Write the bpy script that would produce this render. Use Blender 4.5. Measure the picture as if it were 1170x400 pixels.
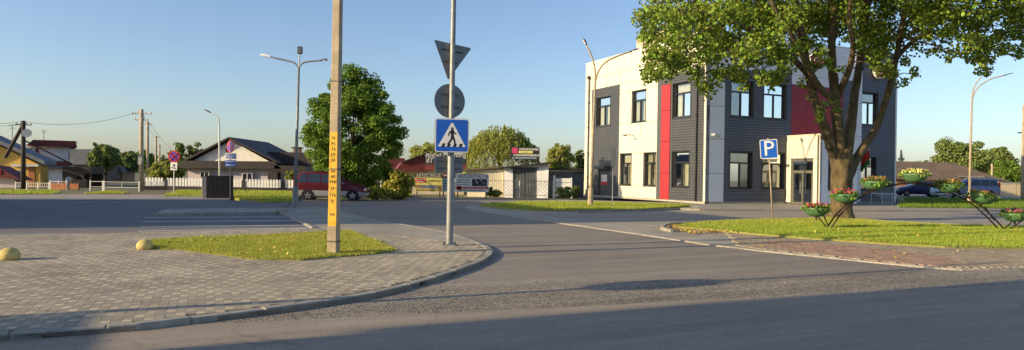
import bpy, math, random
import numpy as np
from mathutils import Vector, Matrix, noise as mnoise

for o in list(bpy.data.objects): bpy.data.objects.remove(o, do_unlink=True)
SC = bpy.context.scene
COL = SC.collection
rng = np.random.default_rng(7)
random.seed(7)
R = math.radians

# ------------------------------------------------------------------ camera
F, CX, CY, HOR, ROLL, CAMH = 780.0, 585.0, 200.0, 201.0, 0.017, 1.65
PITCH = (HOR - CY) / F
FW = Vector((0, math.cos(PITCH), math.sin(PITCH)))
R0 = Vector((1, 0, 0)); U0 = R0.cross(FW)
RT = R0 * math.cos(ROLL) + U0 * math.sin(ROLL)
UP = -R0 * math.sin(ROLL) + U0 * math.cos(ROLL)
CAM = Vector((0, 0, CAMH))
cd = bpy.data.cameras.new('camera'); cam = bpy.data.objects.new('camera', cd); COL.objects.link(cam)
cd.sensor_width = 36; cd.lens = F / 1170 * 36; cd.clip_end = 3000
cam.matrix_world = Matrix(((RT.x, UP.x, -FW.x, 0), (RT.y, UP.y, -FW.y, 0), (RT.z, UP.z, -FW.z, CAMH), (0, 0, 0, 1)))
SC.camera = cam

# ------------------------------------------------------------------ sky and sun
SUN_AZ, SUN_EL = 66.0, 16.5          # azimuth the shadows run to, from +Y towards +X
w = bpy.data.worlds.new('World'); SC.world = w; w.use_nodes = True
nt = w.node_tree; bg = nt.nodes['Background']
sky = nt.nodes.new('ShaderNodeTexSky'); sky.sky_type = 'NISHITA'; sky.sun_disc = False
sky.sun_elevation = R(SUN_EL); sky.sun_rotation = R(SUN_AZ + 180)
sky.air_density = 1.0; sky.dust_density = 1.3; sky.ozone_density = 2.7; sky.altitude = 150
tint = nt.nodes.new('ShaderNodeVectorMath'); tint.operation = 'MULTIPLY'; tint.inputs[1].default_value = (1.015, 0.975, 1.005)
nt.links.new(sky.outputs[0], tint.inputs[0]); nt.links.new(tint.outputs[0], bg.inputs[0]); bg.inputs[1].default_value = 0.132
sl = bpy.data.lights.new('sun', 'SUN'); so = bpy.data.objects.new('sun', sl); COL.objects.link(so)
sl.energy = 4.5; sl.angle = R(0.53); sl.color = (1.0, 0.775, 0.45)
sd = Vector((math.sin(R(SUN_AZ)) * math.cos(R(SUN_EL)), math.cos(R(SUN_AZ)) * math.cos(R(SUN_EL)), -math.sin(R(SUN_EL))))
so.rotation_euler = sd.to_track_quat('-Z', 'Y').to_euler(); so.location = (-30, -20, 40)
SC.view_settings.view_transform = 'Standard'; SC.view_settings.look = 'None'
SC.view_settings.exposure = 0.58; SC.view_settings.gamma = 1.0
SC.render.engine = 'CYCLES'

# ------------------------------------------------------------------ pixel helpers
def ray(px, py): return FW + RT * ((px - CX) / F) + UP * ((CY - py) / F)
def G(px, py, z=0.0):
    d = ray(px, py); t = (z - CAMH) / d.z; p = CAM + d * t
    return Vector((p.x, p.y, z))
def P(px, py, Y):
    d = ray(px, py); return CAM + d * (Y / d.y)
def poly(pxs, z): return [(G(x, y, z).x, G(x, y, z).y) for x, y in pxs]
TH = R(24.0)                          # the street grid: main road, building and paving rows
RD = Vector((math.cos(TH), math.sin(TH), 0)); LD = Vector((-math.sin(TH), math.cos(TH), 0))
def SN(s, n): return (RD.x * s + LD.x * n, RD.y * s + LD.y * n)

# ------------------------------------------------------------------ materials
MATS = {}
def mat(name, col, rough=0.7, metal=0.0, var=0.0, vscale=6.0, bump=0.0, bscale=60.0, island=0.0, spec=0.4, col2=None,
        trans=0.0, detail=4.0, stretch=None, objrand=0.0):
    """procedural material: base colour with noise variation, optional bump, per-piece variation"""
    m = bpy.data.materials.new(name); m.use_nodes = True; MATS[name] = m
    t = m.node_tree; b = t.nodes['Principled BSDF']; L = t.links.new; N = t.nodes.new
    b.inputs['Roughness'].default_value = rough; b.inputs['Metallic'].default_value = metal
    b.inputs['Specular IOR Level'].default_value = spec
    tc = N('ShaderNodeTexCoord'); co = tc.outputs['Object']
    if stretch:
        mp = N('ShaderNodeMapping'); mp.inputs['Scale'].default_value = stretch; L(co, mp.inputs[0]); co = mp.outputs[0]
    c = col if len(col) == 4 else (*col, 1)
    out = None
    rgb = N('ShaderNodeRGB'); rgb.outputs[0].default_value = c; out = rgb.outputs[0]
    if var > 0:
        nz = N('ShaderNodeTexNoise'); nz.inputs['Scale'].default_value = vscale; nz.inputs['Detail'].default_value = detail
        nz.inputs['Roughness'].default_value = 0.6
        L(co, nz.inputs['Vector'])
        rp = N('ShaderNodeValToRGB'); L(nz.outputs[0], rp.inputs[0])
        e = rp.color_ramp.elements; e[0].position = 0.32; e[1].position = 0.68
        if col2: e[0].color = c; e[1].color = (*col2, 1)
        else:
            e[0].color = tuple(min(1, x * (1 - var)) for x in c[:3]) + (1,)
            e[1].color = tuple(min(1, x * (1 + var)) for x in c[:3]) + (1,)
        out = rp.outputs[0]
    if island > 0:
        ge = N('ShaderNodeNewGeometry'); oi = N('ShaderNodeObjectInfo')
        ad = N('ShaderNodeMath'); ad.operation = 'ADD'; L(ge.outputs['Random Per Island'], ad.inputs[0]); L(oi.outputs['Random'], ad.inputs[1])
        fr = N('ShaderNodeMath'); fr.operation = 'FRACT'; L(ad.outputs[0], fr.inputs[0])
        mr = N('ShaderNodeMapRange'); L(fr.outputs[0], mr.inputs[0]); mr.inputs[3].default_value = 1 - island; mr.inputs[4].default_value = 1 + island
        hs = N('ShaderNodeHueSaturation'); L(out, hs.inputs['Color']); L(mr.outputs[0], hs.inputs['Value'])
        if objrand:
            mh = N('ShaderNodeMapRange'); L(fr.outputs[0], mh.inputs[0]); mh.inputs[3].default_value = 0.5 - objrand; mh.inputs[4].default_value = 0.5 + objrand
            L(mh.outputs[0], hs.inputs['Hue'])
        out = hs.outputs[0]
    L(out, b.inputs['Base Color'])
    if bump > 0:
        n2 = N('ShaderNodeTexNoise'); n2.inputs['Scale'].default_value = bscale; n2.inputs['Detail'].default_value = 3; L(co, n2.inputs['Vector'])
        bp = N('ShaderNodeBump'); bp.inputs['Strength'].default_value = bump; bp.inputs['Distance'].default_value = 0.02
        L(n2.outputs[0], bp.inputs['Height']); L(bp.outputs[0], b.inputs['Normal'])
    if trans > 0:
        tr = N('ShaderNodeBsdfTranslucent'); L(out, tr.inputs[0]); mx = N('ShaderNodeMixShader'); mx.inputs[0].default_value = trans
        L(b.outputs[0], mx.inputs[1]); L(tr.outputs[0], mx.inputs[2]); L(mx.outputs[0], t.nodes['Material Output'].inputs[0])
    return m
def M(n): return MATS[n]

def asphalt(name, base, dark, agg, aggscale, bumps, patch=0.25):
    """worn asphalt: large patches, streaks along the road, stone speckle and relief"""
    m = bpy.data.materials.new(name); m.use_nodes = True; MATS[name] = m
    t = m.node_tree; b = t.nodes['Principled BSDF']; L = t.links.new; N = t.nodes.new
    b.inputs['Roughness'].default_value = 0.85; b.inputs['Specular IOR Level'].default_value = 0.3
    tc = N('ShaderNodeTexCoord'); co = tc.outputs['Object']
    mp = N('ShaderNodeMapping'); mp.inputs['Rotation'].default_value = (0, 0, -TH); L(co, mp.inputs[0])
    mp2 = N('ShaderNodeMapping'); mp2.inputs['Scale'].default_value = (0.12, 1.6, 1); L(mp.outputs[0], mp2.inputs[0])
    n1 = N('ShaderNodeTexNoise'); n1.inputs['Scale'].default_value = 0.35; n1.inputs['Detail'].default_value = 7; n1.inputs['Roughness'].default_value = 0.65; L(co, n1.inputs['Vector'])
    n2 = N('ShaderNodeTexNoise'); n2.inputs['Scale'].default_value = 1.0; n2.inputs['Detail'].default_value = 5; L(mp2.outputs[0], n2.inputs['Vector'])
    ad = N('ShaderNodeMath'); ad.operation = 'ADD'; L(n1.outputs[0], ad.inputs[0]); L(n2.outputs[0], ad.inputs[1])
    rp = N('ShaderNodeValToRGB'); rp.color_ramp.elements[0].position = 0.35 ; rp.color_ramp.elements[1].position = 0.68
    hf = N('ShaderNodeMath'); hf.operation = 'MULTIPLY'; hf.inputs[1].default_value = 0.5; L(ad.outputs[0], hf.inputs[0]); L(hf.outputs[0], rp.inputs[0])
    rp.color_ramp.elements[0].color = (*dark, 1); rp.color_ramp.elements[1].color = (*base, 1)
    vo = N('ShaderNodeTexVoronoi'); vo.inputs['Scale'].default_value = aggscale; L(co, vo.inputs['Vector'])
    sp = N('ShaderNodeSeparateColor'); L(vo.outputs['Color'], sp.inputs[0])
    r2 = N('ShaderNodeMapRange'); L(sp.outputs[0], r2.inputs[0]); r2.inputs[3].default_value = 1 - agg; r2.inputs[4].default_value = 1 + agg
    hs = N('ShaderNodeHueSaturation'); L(rp.outputs[0], hs.inputs['Color']); L(r2.outputs[0], hs.inputs['Value'])
    # cracks, worn wheel paths and dark stains
    dn = N('ShaderNodeTexNoise'); dn.inputs['Scale'].default_value = 1.4; dn.inputs['Detail'].default_value = 5; L(co, dn.inputs['Vector'])
    va = N('ShaderNodeVectorMath'); va.operation = 'MULTIPLY_ADD'; L(dn.outputs['Color'], va.inputs[0]); va.inputs[1].default_value = (1.1, 1.1, 0); L(co, va.inputs[2])
    cv = N('ShaderNodeTexVoronoi'); cv.feature = 'DISTANCE_TO_EDGE'; cv.inputs['Scale'].default_value = 0.22; L(va.outputs[0], cv.inputs['Vector'])
    cm = N('ShaderNodeMapRange'); L(cv.outputs['Distance'], cm.inputs[0]); cm.inputs[1].default_value = 0.0; cm.inputs[2].default_value = 0.004; cm.inputs[3].default_value = 0.76; cm.inputs[4].default_value = 1.0
    sn = N('ShaderNodeTexNoise'); sn.inputs['Scale'].default_value = 0.9; sn.inputs['Detail'].default_value = 6; sn.inputs['Roughness'].default_value = 0.7; L(mp2.outputs[0], sn.inputs['Vector'])
    sm_ = N('ShaderNodeMapRange'); L(sn.outputs[0], sm_.inputs[0]); sm_.inputs[1].default_value = 0.32; sm_.inputs[2].default_value = 0.62; sm_.inputs[3].default_value = 0.74; sm_.inputs[4].default_value = 1.12
    ml = N('ShaderNodeMath'); ml.operation = 'MULTIPLY'; L(cm.outputs[0], ml.inputs[0]); L(sm_.outputs[0], ml.inputs[1])
    h2 = N('ShaderNodeHueSaturation'); L(hs.outputs[0], h2.inputs['Color']); L(ml.outputs[0], h2.inputs['Value'])
    L(h2.outputs[0], b.inputs['Base Color'])
    bp = N('ShaderNodeBump'); bp.inputs['Strength'].default_value = bumps; bp.inputs['Distance'].default_value = 0.012
    L(vo.outputs['Distance'], bp.inputs['Height']); L(bp.outputs[0], b.inputs['Normal'])
    return m

asphalt('asphalt_road', (0.365, 0.310, 0.245), (0.285, 0.243, 0.196), 0.18, 90, 0.25)
asphalt('asphalt_street', (0.315, 0.275, 0.232), (0.225, 0.200, 0.172), 0.25, 60, 0.4)
asphalt('asphalt_rough', (0.345, 0.300, 0.240), (0.190, 0.168, 0.138), 0.60, 42, 1.0)
asphalt('asphalt_lot', (0.205, 0.195, 0.188), (0.160, 0.154, 0.152), 0.12, 60, 0.2)
asphalt('drive', (0.385, 0.345, 0.29), (0.30, 0.27, 0.23), 0.12, 45, 0.2)

def brickmat(name, c1, c2, mortar, scale, rot=TH):
    m = bpy.data.materials.new(name); m.use_nodes = True; MATS[name] = m
    t = m.node_tree; b = t.nodes['Principled BSDF']; L = t.links.new; N = t.nodes.new
    b.inputs['Roughness'].default_value = 0.85
    tc = N('ShaderNodeTexCoord'); mp = N('ShaderNodeMapping'); mp.inputs['Rotation'].default_value = (0, 0, -rot); L(tc.outputs['Object'], mp.inputs[0])
    br = N('ShaderNodeTexBrick'); L(mp.outputs[0], br.inputs[0]); br.inputs['Scale'].default_value = scale
    br.inputs['Color1'].default_value = (*c1, 1); br.inputs['Color2'].default_value = (*c2, 1); br.inputs['Mortar'].default_value = (*mortar, 1)
    br.inputs['Mortar Size'].default_value = 0.006; br.inputs['Brick Width'].default_value = 0.2; br.inputs['Row Height'].default_value = 0.1
    nz = N('ShaderNodeTexNoise'); nz.inputs['Scale'].default_value = 0.7; nz.inputs['Detail'].default_value = 8; L(tc.outputs['Object'], nz.inputs['Vector'])
    mr = N('ShaderNodeMapRange'); L(nz.outputs[0], mr.inputs[0]); mr.inputs[1].default_value = 0.3; mr.inputs[2].default_value = 0.7
    mr.inputs[3].default_value = 0.78; mr.inputs[4].default_value = 1.15
    hs = N('ShaderNodeHueSaturation'); L(br.outputs[0], hs.inputs['Color']); L(mr.outputs[0], hs.inputs['Value']); L(hs.outputs[0], b.inputs['Base Color'])
    return m
brickmat('paving', (0.40, 0.36, 0.285), (0.33, 0.30, 0.24), (0.2, 0.18, 0.15), 1.0)
brickmat('paving_far', (0.40, 0.365, 0.30), (0.34, 0.31, 0.255), (0.2, 0.18, 0.15), 1.0)

mat('paver_grey', (0.345, 0.302, 0.232), 0.85, var=0.2, vscale=0.8, island=0.15, bump=0.3, bscale=150)
mat('paver_ochre', (0.55, 0.47, 0.315), 0.85, var=0.2, vscale=0.8, island=0.16, bump=0.3, bscale=150)
mat('paver_red', (0.33, 0.215, 0.155), 0.85, var=0.15, vscale=3, island=0.22, bump=0.3, bscale=150)
mat('paver_tan', (0.30, 0.25, 0.175), 0.85, var=0.15, vscale=3, island=0.18, bump=0.3, bscale=150)
mat('joint', (0.23, 0.20, 0.155), 0.95, var=0.3, vscale=4)
mat('kerb', (0.31, 0.29, 0.25), 0.85, var=0.2, vscale=5, bump=0.3, bscale=80, island=0.1)
mat('soil', (0.30, 0.26, 0.10), 0.95, var=0.4, vscale=2.5, col2=(0.20, 0.24, 0.05), bump=0.6, bscale=40)
mat('terrain', (0.13, 0.13, 0.06), 0.95, var=0.4, vscale=0.3, col2=(0.17, 0.15, 0.09), bump=0.5, bscale=8)
mat('blade', (0.40, 0.45, 0.06), 0.6, island=0.35, objrand=0.03, trans=0.35, var=0.5, vscale=0.9, col2=(0.28, 0.40, 0.035))
mat('blade_dry', (0.62, 0.50, 0.13), 0.7, island=0.3, objrand=0.03, trans=0.3, var=0.4, vscale=1.2, col2=(0.42, 0.42, 0.08))
mat('blade_shaded', (0.19, 0.27, 0.03), 0.6, island=0.35, objrand=0.03, trans=0.3, var=0.4, vscale=0.9, col2=(0.13, 0.22, 0.022))  # bank grass, the shade lying over the bank is put into its colour
mat('fallen_leaf', (0.50, 0.36, 0.08), 0.7, island=0.35, objrand=0.04)
mat('leaf', (0.18, 0.275, 0.040), 0.6, island=0.45, objrand=0.035, trans=0.36, spec=0.2)
mat('leaf_maple', (0.235, 0.315, 0.046), 0.6, island=0.6, objrand=0.035, trans=0.27, spec=0.2)
mat('leaf_willow', (0.36, 0.38, 0.08), 0.55, island=0.35, objrand=0.03, trans=0.35)
mat('leaf_dark', (0.19, 0.24, 0.06), 0.55, island=0.45, objrand=0.03, trans=0.25)
mat('leaf_yellow', (0.40, 0.38, 0.06), 0.55, island=0.4, objrand=0.03, trans=0.35)
mat('bark', (0.060, 0.046, 0.026), 0.95, var=0.45, vscale=6, bump=1.0, bscale=9, stretch=(1, 1, 0.4), col2=(0.155, 0.118, 0.055))
mat('bark_dark', (0.07, 0.055, 0.04), 0.95, var=0.3, vscale=9, bump=0.8, bscale=16)
mat('concrete_pole', (0.42, 0.345, 0.24), 0.9, var=0.22, vscale=3, bump=0.5, bscale=50)
mat('concrete', (0.40, 0.37, 0.31), 0.9, var=0.2, vscale=3, bump=0.3, bscale=30)
mat('galv', (0.25, 0.265, 0.27), 0.55, metal=0.4, var=0.18, vscale=9)
mat('galv_dark', (0.10, 0.11, 0.115), 0.5, metal=0.5, var=0.15, vscale=6)
mat('sign_back', (0.20, 0.215, 0.225), 0.5, metal=0.6, var=0.15, vscale=5)
mat('blue_sign', (0.012, 0.105, 0.52), 0.35, var=0.08, vscale=8)
mat('white_paint', (0.74, 0.74, 0.72), 0.5, var=0.06, vscale=5)
mat('off_white', (0.62, 0.61, 0.57), 0.6, var=0.12, vscale=2)
mat('road_paint', (0.80, 0.80, 0.78), 0.8, var=0.25, vscale=9)
mat('black_paint', (0.012, 0.012, 0.013), 0.5)
mat('sign_red', (0.50, 0.025, 0.03), 0.4, var=0.06)
mat('sign_violet', (0.085, 0.05, 0.36), 0.4, var=0.08)
mat('yellow_paint', (0.66, 0.40, 0.035), 0.7, var=0.22, vscale=7)
mat('yellow_ball', (0.56, 0.46, 0.17), 0.8, var=0.22, vscale=8, bump=0.3, bscale=60)
mat('cream_panel', (0.68, 0.645, 0.52), 0.45, var=0.045, vscale=1.5, island=0.03, stretch=(1.5,1.5,.25))
mat('light_panel', (0.76, 0.79, 0.83), 0.45, var=0.03, vscale=1.5, island=0.02)
mat('grey_panel', (0.085, 0.088, 0.094), 0.45, var=0.05, vscale=2)
mat('siding', (0.072, 0.076, 0.083), 0.45, var=0.09, vscale=1.2)
mat('siding_navy', (0.095, 0.105, 0.135), 0.45, var=0.06, vscale=1.2)
mat('red_panel', (0.38, 0.032, 0.040), 0.45, var=0.04, vscale=2)
mat('crimson_panel', (0.30, 0.012, 0.028), 0.45, var=0.05, vscale=2)
mat('frame_dark', (0.022, 0.024, 0.027), 0.4)
mat('frame_olive', (0.13, 0.125, 0.10), 0.45)
mat('curtain', (0.80, 0.76, 0.60), 0.9, var=0.12, vscale=4, stretch=(6, 6, 0.3))
mat('room', (0.05, 0.05, 0.05), 0.9)
mat('brown_steel', (0.075, 0.047, 0.036), 0.5, var=0.12, vscale=3)
mat('beige', (0.62, 0.50, 0.36), 0.8, var=0.1, vscale=3)
mat('roof_brown', (0.028, 0.021, 0.022), 0.6, var=0.2, vscale=2)
mat('roof_red', (0.15, 0.032, 0.030), 0.65, var=0.25, vscale=2)
mat('roof_grey', (0.16, 0.17, 0.19), 0.7, var=0.2, vscale=1.5)
mat('roof_slate', (0.115, 0.085, 0.062), 0.85, var=0.35, vscale=0.8, col2=(0.17, 0.125, 0.09))
mat('lilac_wall', (0.52, 0.46, 0.51), 0.85, var=0.1, vscale=1.2)
mat('gable_white', (0.74, 0.72, 0.65), 0.8, var=0.08, vscale=1.5)
mat('yellow_wall', (0.68, 0.44, 0.10), 0.85, var=0.1, vscale=1.5)
mat('pink_wall', (0.68, 0.57, 0.52), 0.85, var=0.08, vscale=1.5)
mat('white_wall', (0.72, 0.74, 0.78), 0.85, var=0.1, vscale=1.2)
mat('orange_wood', (0.42, 0.16, 0.06), 0.7, var=0.2, vscale=4)
mat('brick_wall', (0.33, 0.20, 0.12), 0.9, var=0.2, vscale=2)
mat('sand_wall', (0.52, 0.43, 0.29), 0.9, var=0.15, vscale=0.8)
mat('gate_grey', (0.10, 0.115, 0.13), 0.6, var=0.25, vscale=1.5)
mat('lime_wall', (0.86, 0.87, 0.90), 0.9, var=0.18, vscale=1.3)
mat('cream_wall', (0.72, 0.66, 0.50), 0.9, var=0.15, vscale=1.0)
mat('dark_wood', (0.05, 0.04, 0.032), 0.8, var=0.25, vscale=3)
mat('caster_wall', (0.50, 0.46, 0.40), 0.9, var=0.08, vscale=0.6)
mat('bowl_green', (0.09, 0.20, 0.09), 0.45, var=0.12, vscale=5)
mat('iron', (0.045, 0.030, 0.028), 0.6, metal=0.3, var=0.2, vscale=20)
mat('petal_pink', (0.55, 0.05, 0.16), 0.6, island=0.4, objrand=0.03)
mat('petal_rust', (0.42, 0.17, 0.08), 0.6, island=0.4, objrand=0.04)
mat('petal_cream', (0.72, 0.62, 0.22), 0.6, island=0.3, objrand=0.03)
mat('car_red', (0.115, 0.011, 0.017), 0.28, metal=0.25, spec=0.6)
mat('car_silver', (0.42, 0.42, 0.43), 0.35, metal=0.4)
mat('car_navy', (0.012, 0.022, 0.075), 0.25, metal=0.2, spec=0.6)
mat('car_ice', (0.42, 0.52, 0.60), 0.3, metal=0.3)
mat('car_steel', (0.16, 0.21, 0.33), 0.3, metal=0.35)
mat('rubber', (0.016, 0.016, 0.017), 0.85)
mat('car_glass', (0.02, 0.025, 0.03), 0.06, spec=0.9)
mat('rim', (0.55, 0.55, 0.56), 0.3, metal=0.8)
mat('lamp_white', (0.80, 0.80, 0.80), 0.3)
mat('tail_red', (0.40, 0.01, 0.01), 0.3)
mat('flag_green', (0.02, 0.20, 0.05), 0.8)
mat('flag_red', (0.62, 0.05, 0.03), 0.8)
mat('roof_brick', (0.55, 0.42, 0.34), 0.9, var=0.15, vscale=3)
mat('banner_yellow', (0.52, 0.48, 0.13), 0.6, var=0.3, vscale=3)
mat('banner_brown', (0.20, 0.15, 0.09), 0.6, var=0.3, vscale=3)
mat('banner_blue', (0.10, 0.16, 0.26), 0.6, var=0.3, vscale=3)
mat('banner_dark', (0.025, 0.028, 0.035), 0.5)
def glassmat(name, refl):
    m = bpy.data.materials.new(name); m.use_nodes = True; MATS[name] = m
    t = m.node_tree; L = t.links.new; N = t.nodes.new
    tr = N('ShaderNodeBsdfTransparent'); tr.inputs[0].default_value = (0.72, 0.76, 0.74, 1)
    gl = N('ShaderNodeBsdfGlossy'); gl.inputs['Roughness'].default_value = 0.02; gl.inputs[0].default_value = (0.92, 0.95, 0.96, 1)
    lw = N('ShaderNodeLayerWeight'); lw.inputs[0].default_value = 0.35
    mr = N('ShaderNodeMapRange'); L(lw.outputs['Fresnel'], mr.inputs[0]); mr.inputs[3].default_value = refl; mr.inputs[4].default_value = 1
    mx = N('ShaderNodeMixShader'); L(mr.outputs[0], mx.inputs[0]); L(tr.outputs[0], mx.inputs[1]); L(gl.outputs[0], mx.inputs[2])
    L(mx.outputs[0], t.nodes['Material Output'].inputs[0])
glassmat('glass', 0.22)
glassmat('glass_coated', 0.30)

# ------------------------------------------------------------------ mesh helpers
class MB:
    def __init__(s): s.v = []; s.f = []; s.mi = []
    def add(s, vs, fs, mi=0):
        o = len(s.v); s.v.extend([tuple(v) for v in vs]); s.f.extend([tuple(i + o for i in f) for f in fs]); s.mi.extend([mi] * len(fs)); return s
    def box(s, x0, x1, y0, y1, z0, z1, mi=0):
        return s.add([(x0,y0,z0),(x1,y0,z0),(x1,y1,z0),(x0,y1,z0),(x0,y0,z1),(x1,y0,z1),(x1,y1,z1),(x0,y1,z1)],
                     [(0,3,2,1),(4,5,6,7),(0,1,5,4),(1,2,6,5),(2,3,7,6),(3,0,4,7)], mi)
    def bar(s, a, b, r, r2=None, n=8, mi=0): return s.tube([a, b], [r, r if r2 is None else r2], n, mi)
    def tube(s, pts, rad, n=8, mi=0, cap=True):
        pts = [Vector(p) for p in pts]; m = len(pts)
        if not isinstance(rad, (list, tuple)): rad = [rad] * m
        vs = []; u = None
        for i, p in enumerate(pts):
            d = (pts[min(i+1, m-1)] - pts[max(i-1, 0)]).normalized()
            if u is None:
                u = d.cross(Vector((0, 0, 1))) if abs(d.z) < 0.95 else d.cross(Vector((1, 0, 0)))
            u = (u - d * u.dot(d)).normalized(); v = d.cross(u)
            for k in range(n):
                a = 2 * math.pi * k / n; vs.append(p + (u * math.cos(a) + v * math.sin(a)) * rad[i])
        fs = [(i*n + k, i*n + (k+1) % n, (i+1)*n + (k+1) % n, (i+1)*n + k) for i in range(m-1) for k in range(n)]
        if cap: fs += [tuple(reversed(range(n))), tuple(range((m-1)*n, m*n))]
        return s.add(vs, fs, mi)
    def lathe(s, prof, n=20, c=(0,0,0), mi=0):
        vs = []; m = len(prof)
        for r, z in prof:
            for k in range(n):
                a = 2*math.pi*k/n; vs.append((c[0] + r*math.cos(a), c[1] + r*math.sin(a), c[2] + z))
        fs = [(i*n+k, i*n+(k+1)%n, (i+1)*n+(k+1)%n, (i+1)*n+k) for i in range(m-1) for k in range(n)]
        if prof[0][0] > 1e-6: fs.append(tuple(reversed(range(n))))
        if prof[-1][0] > 1e-6: fs.append(tuple(range((m-1)*n, m*n)))
        return s.add(vs, fs, mi)
    def prism(s, pl, z0, z1, mi=0):
        a = sum(pl[i][0]*pl[(i+1)%len(pl)][1] - pl[(i+1)%len(pl)][0]*pl[i][1] for i in range(len(pl)))
        if a < 0: pl = pl[::-1]
        n = len(pl)
        return s.add([(x, y, z0) for x, y in pl] + [(x, y, z1) for x, y in pl],
                     [tuple(reversed(range(n))), tuple(range(n, 2*n))] + [(i, (i+1)%n, n+(i+1)%n, n+i) for i in range(n)], mi)
    def extr(s, pl, d0, d1, fn, mi=0):
        """polygon pl of (a,b) extruded between depths d0 and d1 through fn(a,b,d)"""
        n = len(pl); m = len(s.v)
        s.add([fn(a, b, d0) for a, b in pl] + [fn(a, b, d1) for a, b in pl],
              [tuple(reversed(range(n))), tuple(range(n, 2*n))] + [(i, (i+1)%n, n+(i+1)%n, n+i) for i in range(n)], mi)
        return s
    def shift(s, o): s.v = [(x-o[0], y-o[1], z-o[2]) for x, y, z in s.v]; return s
    def mesh(s, name, mats, smooth=False):
        me = bpy.data.meshes.new(name); me.from_pydata(s.v, [], s.f)
        for m in (mats if isinstance(mats, (list, tuple)) else [mats]): me.materials.append(M(m))
        if any(s.mi): me.polygons.foreach_set('material_index', s.mi)
        if smooth: me.polygons.foreach_set('use_smooth', [True]*len(s.f))
        import bmesh
        bm = bmesh.new(); bm.from_mesh(me); bmesh.ops.recalc_face_normals(bm, faces=bm.faces); bm.to_mesh(me); bm.free()
        me.update(); return me
    def build(s, name, mats, parent=None, smooth=False, bevel=0, loc=None, rz=0, seg=1):
        o = bpy.data.objects.new(name, s.mesh(name, mats, smooth)); COL.objects.link(o)
        if parent: o.parent = parent
        if loc is not None: o.location = loc
        if rz: o.rotation_euler.z = rz
        if bevel:
            b = o.modifiers.new('bevel', 'BEVEL'); b.width = bevel; b.segments = seg; b.limit_method = 'ANGLE'
        return o
def smooth_angle(o, ang=40):
    me = o.data
    me.polygons.foreach_set('use_smooth', [True]*len(me.polygons)); me.set_sharp_from_angle(angle=R(ang))
    return o
def npmesh(name, V, Fc, mats, parent=None, mi=None, loc=None):
    """fast mesh from numpy: V (n,3), Fc (m,k)"""
    me = bpy.data.meshes.new(name); k = Fc.shape[1]
    me.vertices.add(len(V)); me.vertices.foreach_set('co', V.astype(np.float32).ravel())
    me.loops.add(Fc.size); me.loops.foreach_set('vertex_index', Fc.astype(np.int32).ravel())
    me.polygons.add(len(Fc)); me.polygons.foreach_set('loop_start', np.arange(0, Fc.size, k, dtype=np.int32))
    for m in (mats if isinstance(mats, (list, tuple)) else [mats]): me.materials.append(M(m))
    if mi is not None: me.polygons.foreach_set('material_index', mi.astype(np.int32))
    me.update(calc_edges=True); me.shade_flat()
    o = bpy.data.objects.new(name, me); COL.objects.link(o)
    if parent: o.parent = parent
    if loc is not None: o.location = loc
    return o
def thing(name, label, cat, loc=(0,0,0), rz=0.0, group=None):
    o = bpy.data.objects.new(name, None); COL.objects.link(o); o.location = loc; o.rotation_euler = (0, 0, rz); o.empty_display_size = 0.2
    o['label'] = label; o['category'] = cat
    if group: o['group'] = group
    return o
def tag(o, label, cat, group=None, kind=None):
    o['label'] = label; o['category'] = cat
    if group: o['group'] = group
    if kind: o['kind'] = kind
    return o
def struct(o, label=None):
    o['kind'] = 'structure'
    if label: o['label'] = label
    return o
def child(o, parent):
    o.parent = parent; return o
def textmesh(body, size, matn, parent, M4, name='lettering', extr=0.002, sx=1.0):
    c = bpy.data.curves.new(name, 'FONT'); c.body = body; c.size = size; c.align_x = 'CENTER'; c.align_y = 'CENTER'; c.extrude = extr; c.resolution_u = 2
    t = bpy.data.objects.new(name, c); COL.objects.link(t)
    bpy.context.view_layer.update()
    me = bpy.data.meshes.new_from_object(t.evaluated_get(bpy.context.evaluated_depsgraph_get()))
    bpy.data.objects.remove(t, do_unlink=True)
    o = bpy.data.objects.new(name, me); COL.objects.link(o); me.materials.clear(); me.materials.append(M(matn))
    o.parent = parent; o.matrix_local = M4 @ Matrix.Diagonal((sx, 1, 1, 1))
    return o
def inpoly(pts, pl):
    x, y = pts[:,0], pts[:,1]; ins = np.zeros(len(pts), bool); n = len(pl)
    for i in range(n):
        x0, y0 = pl[i]; x1, y1 = pl[(i+1)%n]
        c = ((y0 > y) != (y1 > y)) & (x < (x1-x0)*(y-y0)/((y1-y0) if y1 != y0 else 1e-9) + x0); ins ^= c
    return ins
def distpoly(pts, pl):
    d = np.full(len(pts), 1e9); n = len(pl)
    for i in range(n):
        a = np.array(pl[i]); b = np.array(pl[(i+1)%n]); ab = b-a; t = np.clip(((pts-a)@ab)/max(ab@ab, 1e-9), 0, 1)
        d = np.minimum(d, np.linalg.norm(pts-(a+t[:,None]*ab), axis=1))
    return d
# ================================================================== GROUND
def sheet(name, pl, z, m, thick=0.3, label=None):
    return struct(MB().prism(pl, z - thick, z).build(name, m), label)
struct(MB().prism([(-900,-400),(900,-400),(900,1500),(-900,1500)], -0.6, -0.10).build('terrain', 'terrain'))
sheet('side_street', [(-60,-25),(75,-25),(75,44),(-8,49),(-60,46)], 0.0, 'asphalt_street', 0.09)
# main road: everything on the camera's side of the line through the apron edge, along the grid
def edge_wobble(p0, p1, n, amp):
    out = []
    for i in range(n+1):
        t = i/n; p = Vector(p0).lerp(Vector(p1), t)
        out.append((p.x, p.y + amp*(mnoise.noise((p.x*2.1, p.y*2.1, 0)) + 0.6*mnoise.noise((p.x*6, 1, 0)))))
    return out
e0 = G(400, 363.5); e1 = G(1170, 326)
dirr = (e1 - e0).normalized()
m0 = e0 - dirr*30; m1 = e0 + dirr*45
rd = edge_wobble(m0, m1, 300, 0.05)
sheet('main_road', rd + [(60,-20),(-60,-20)], 0.012, 'asphalt_road', 0.05)
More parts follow.
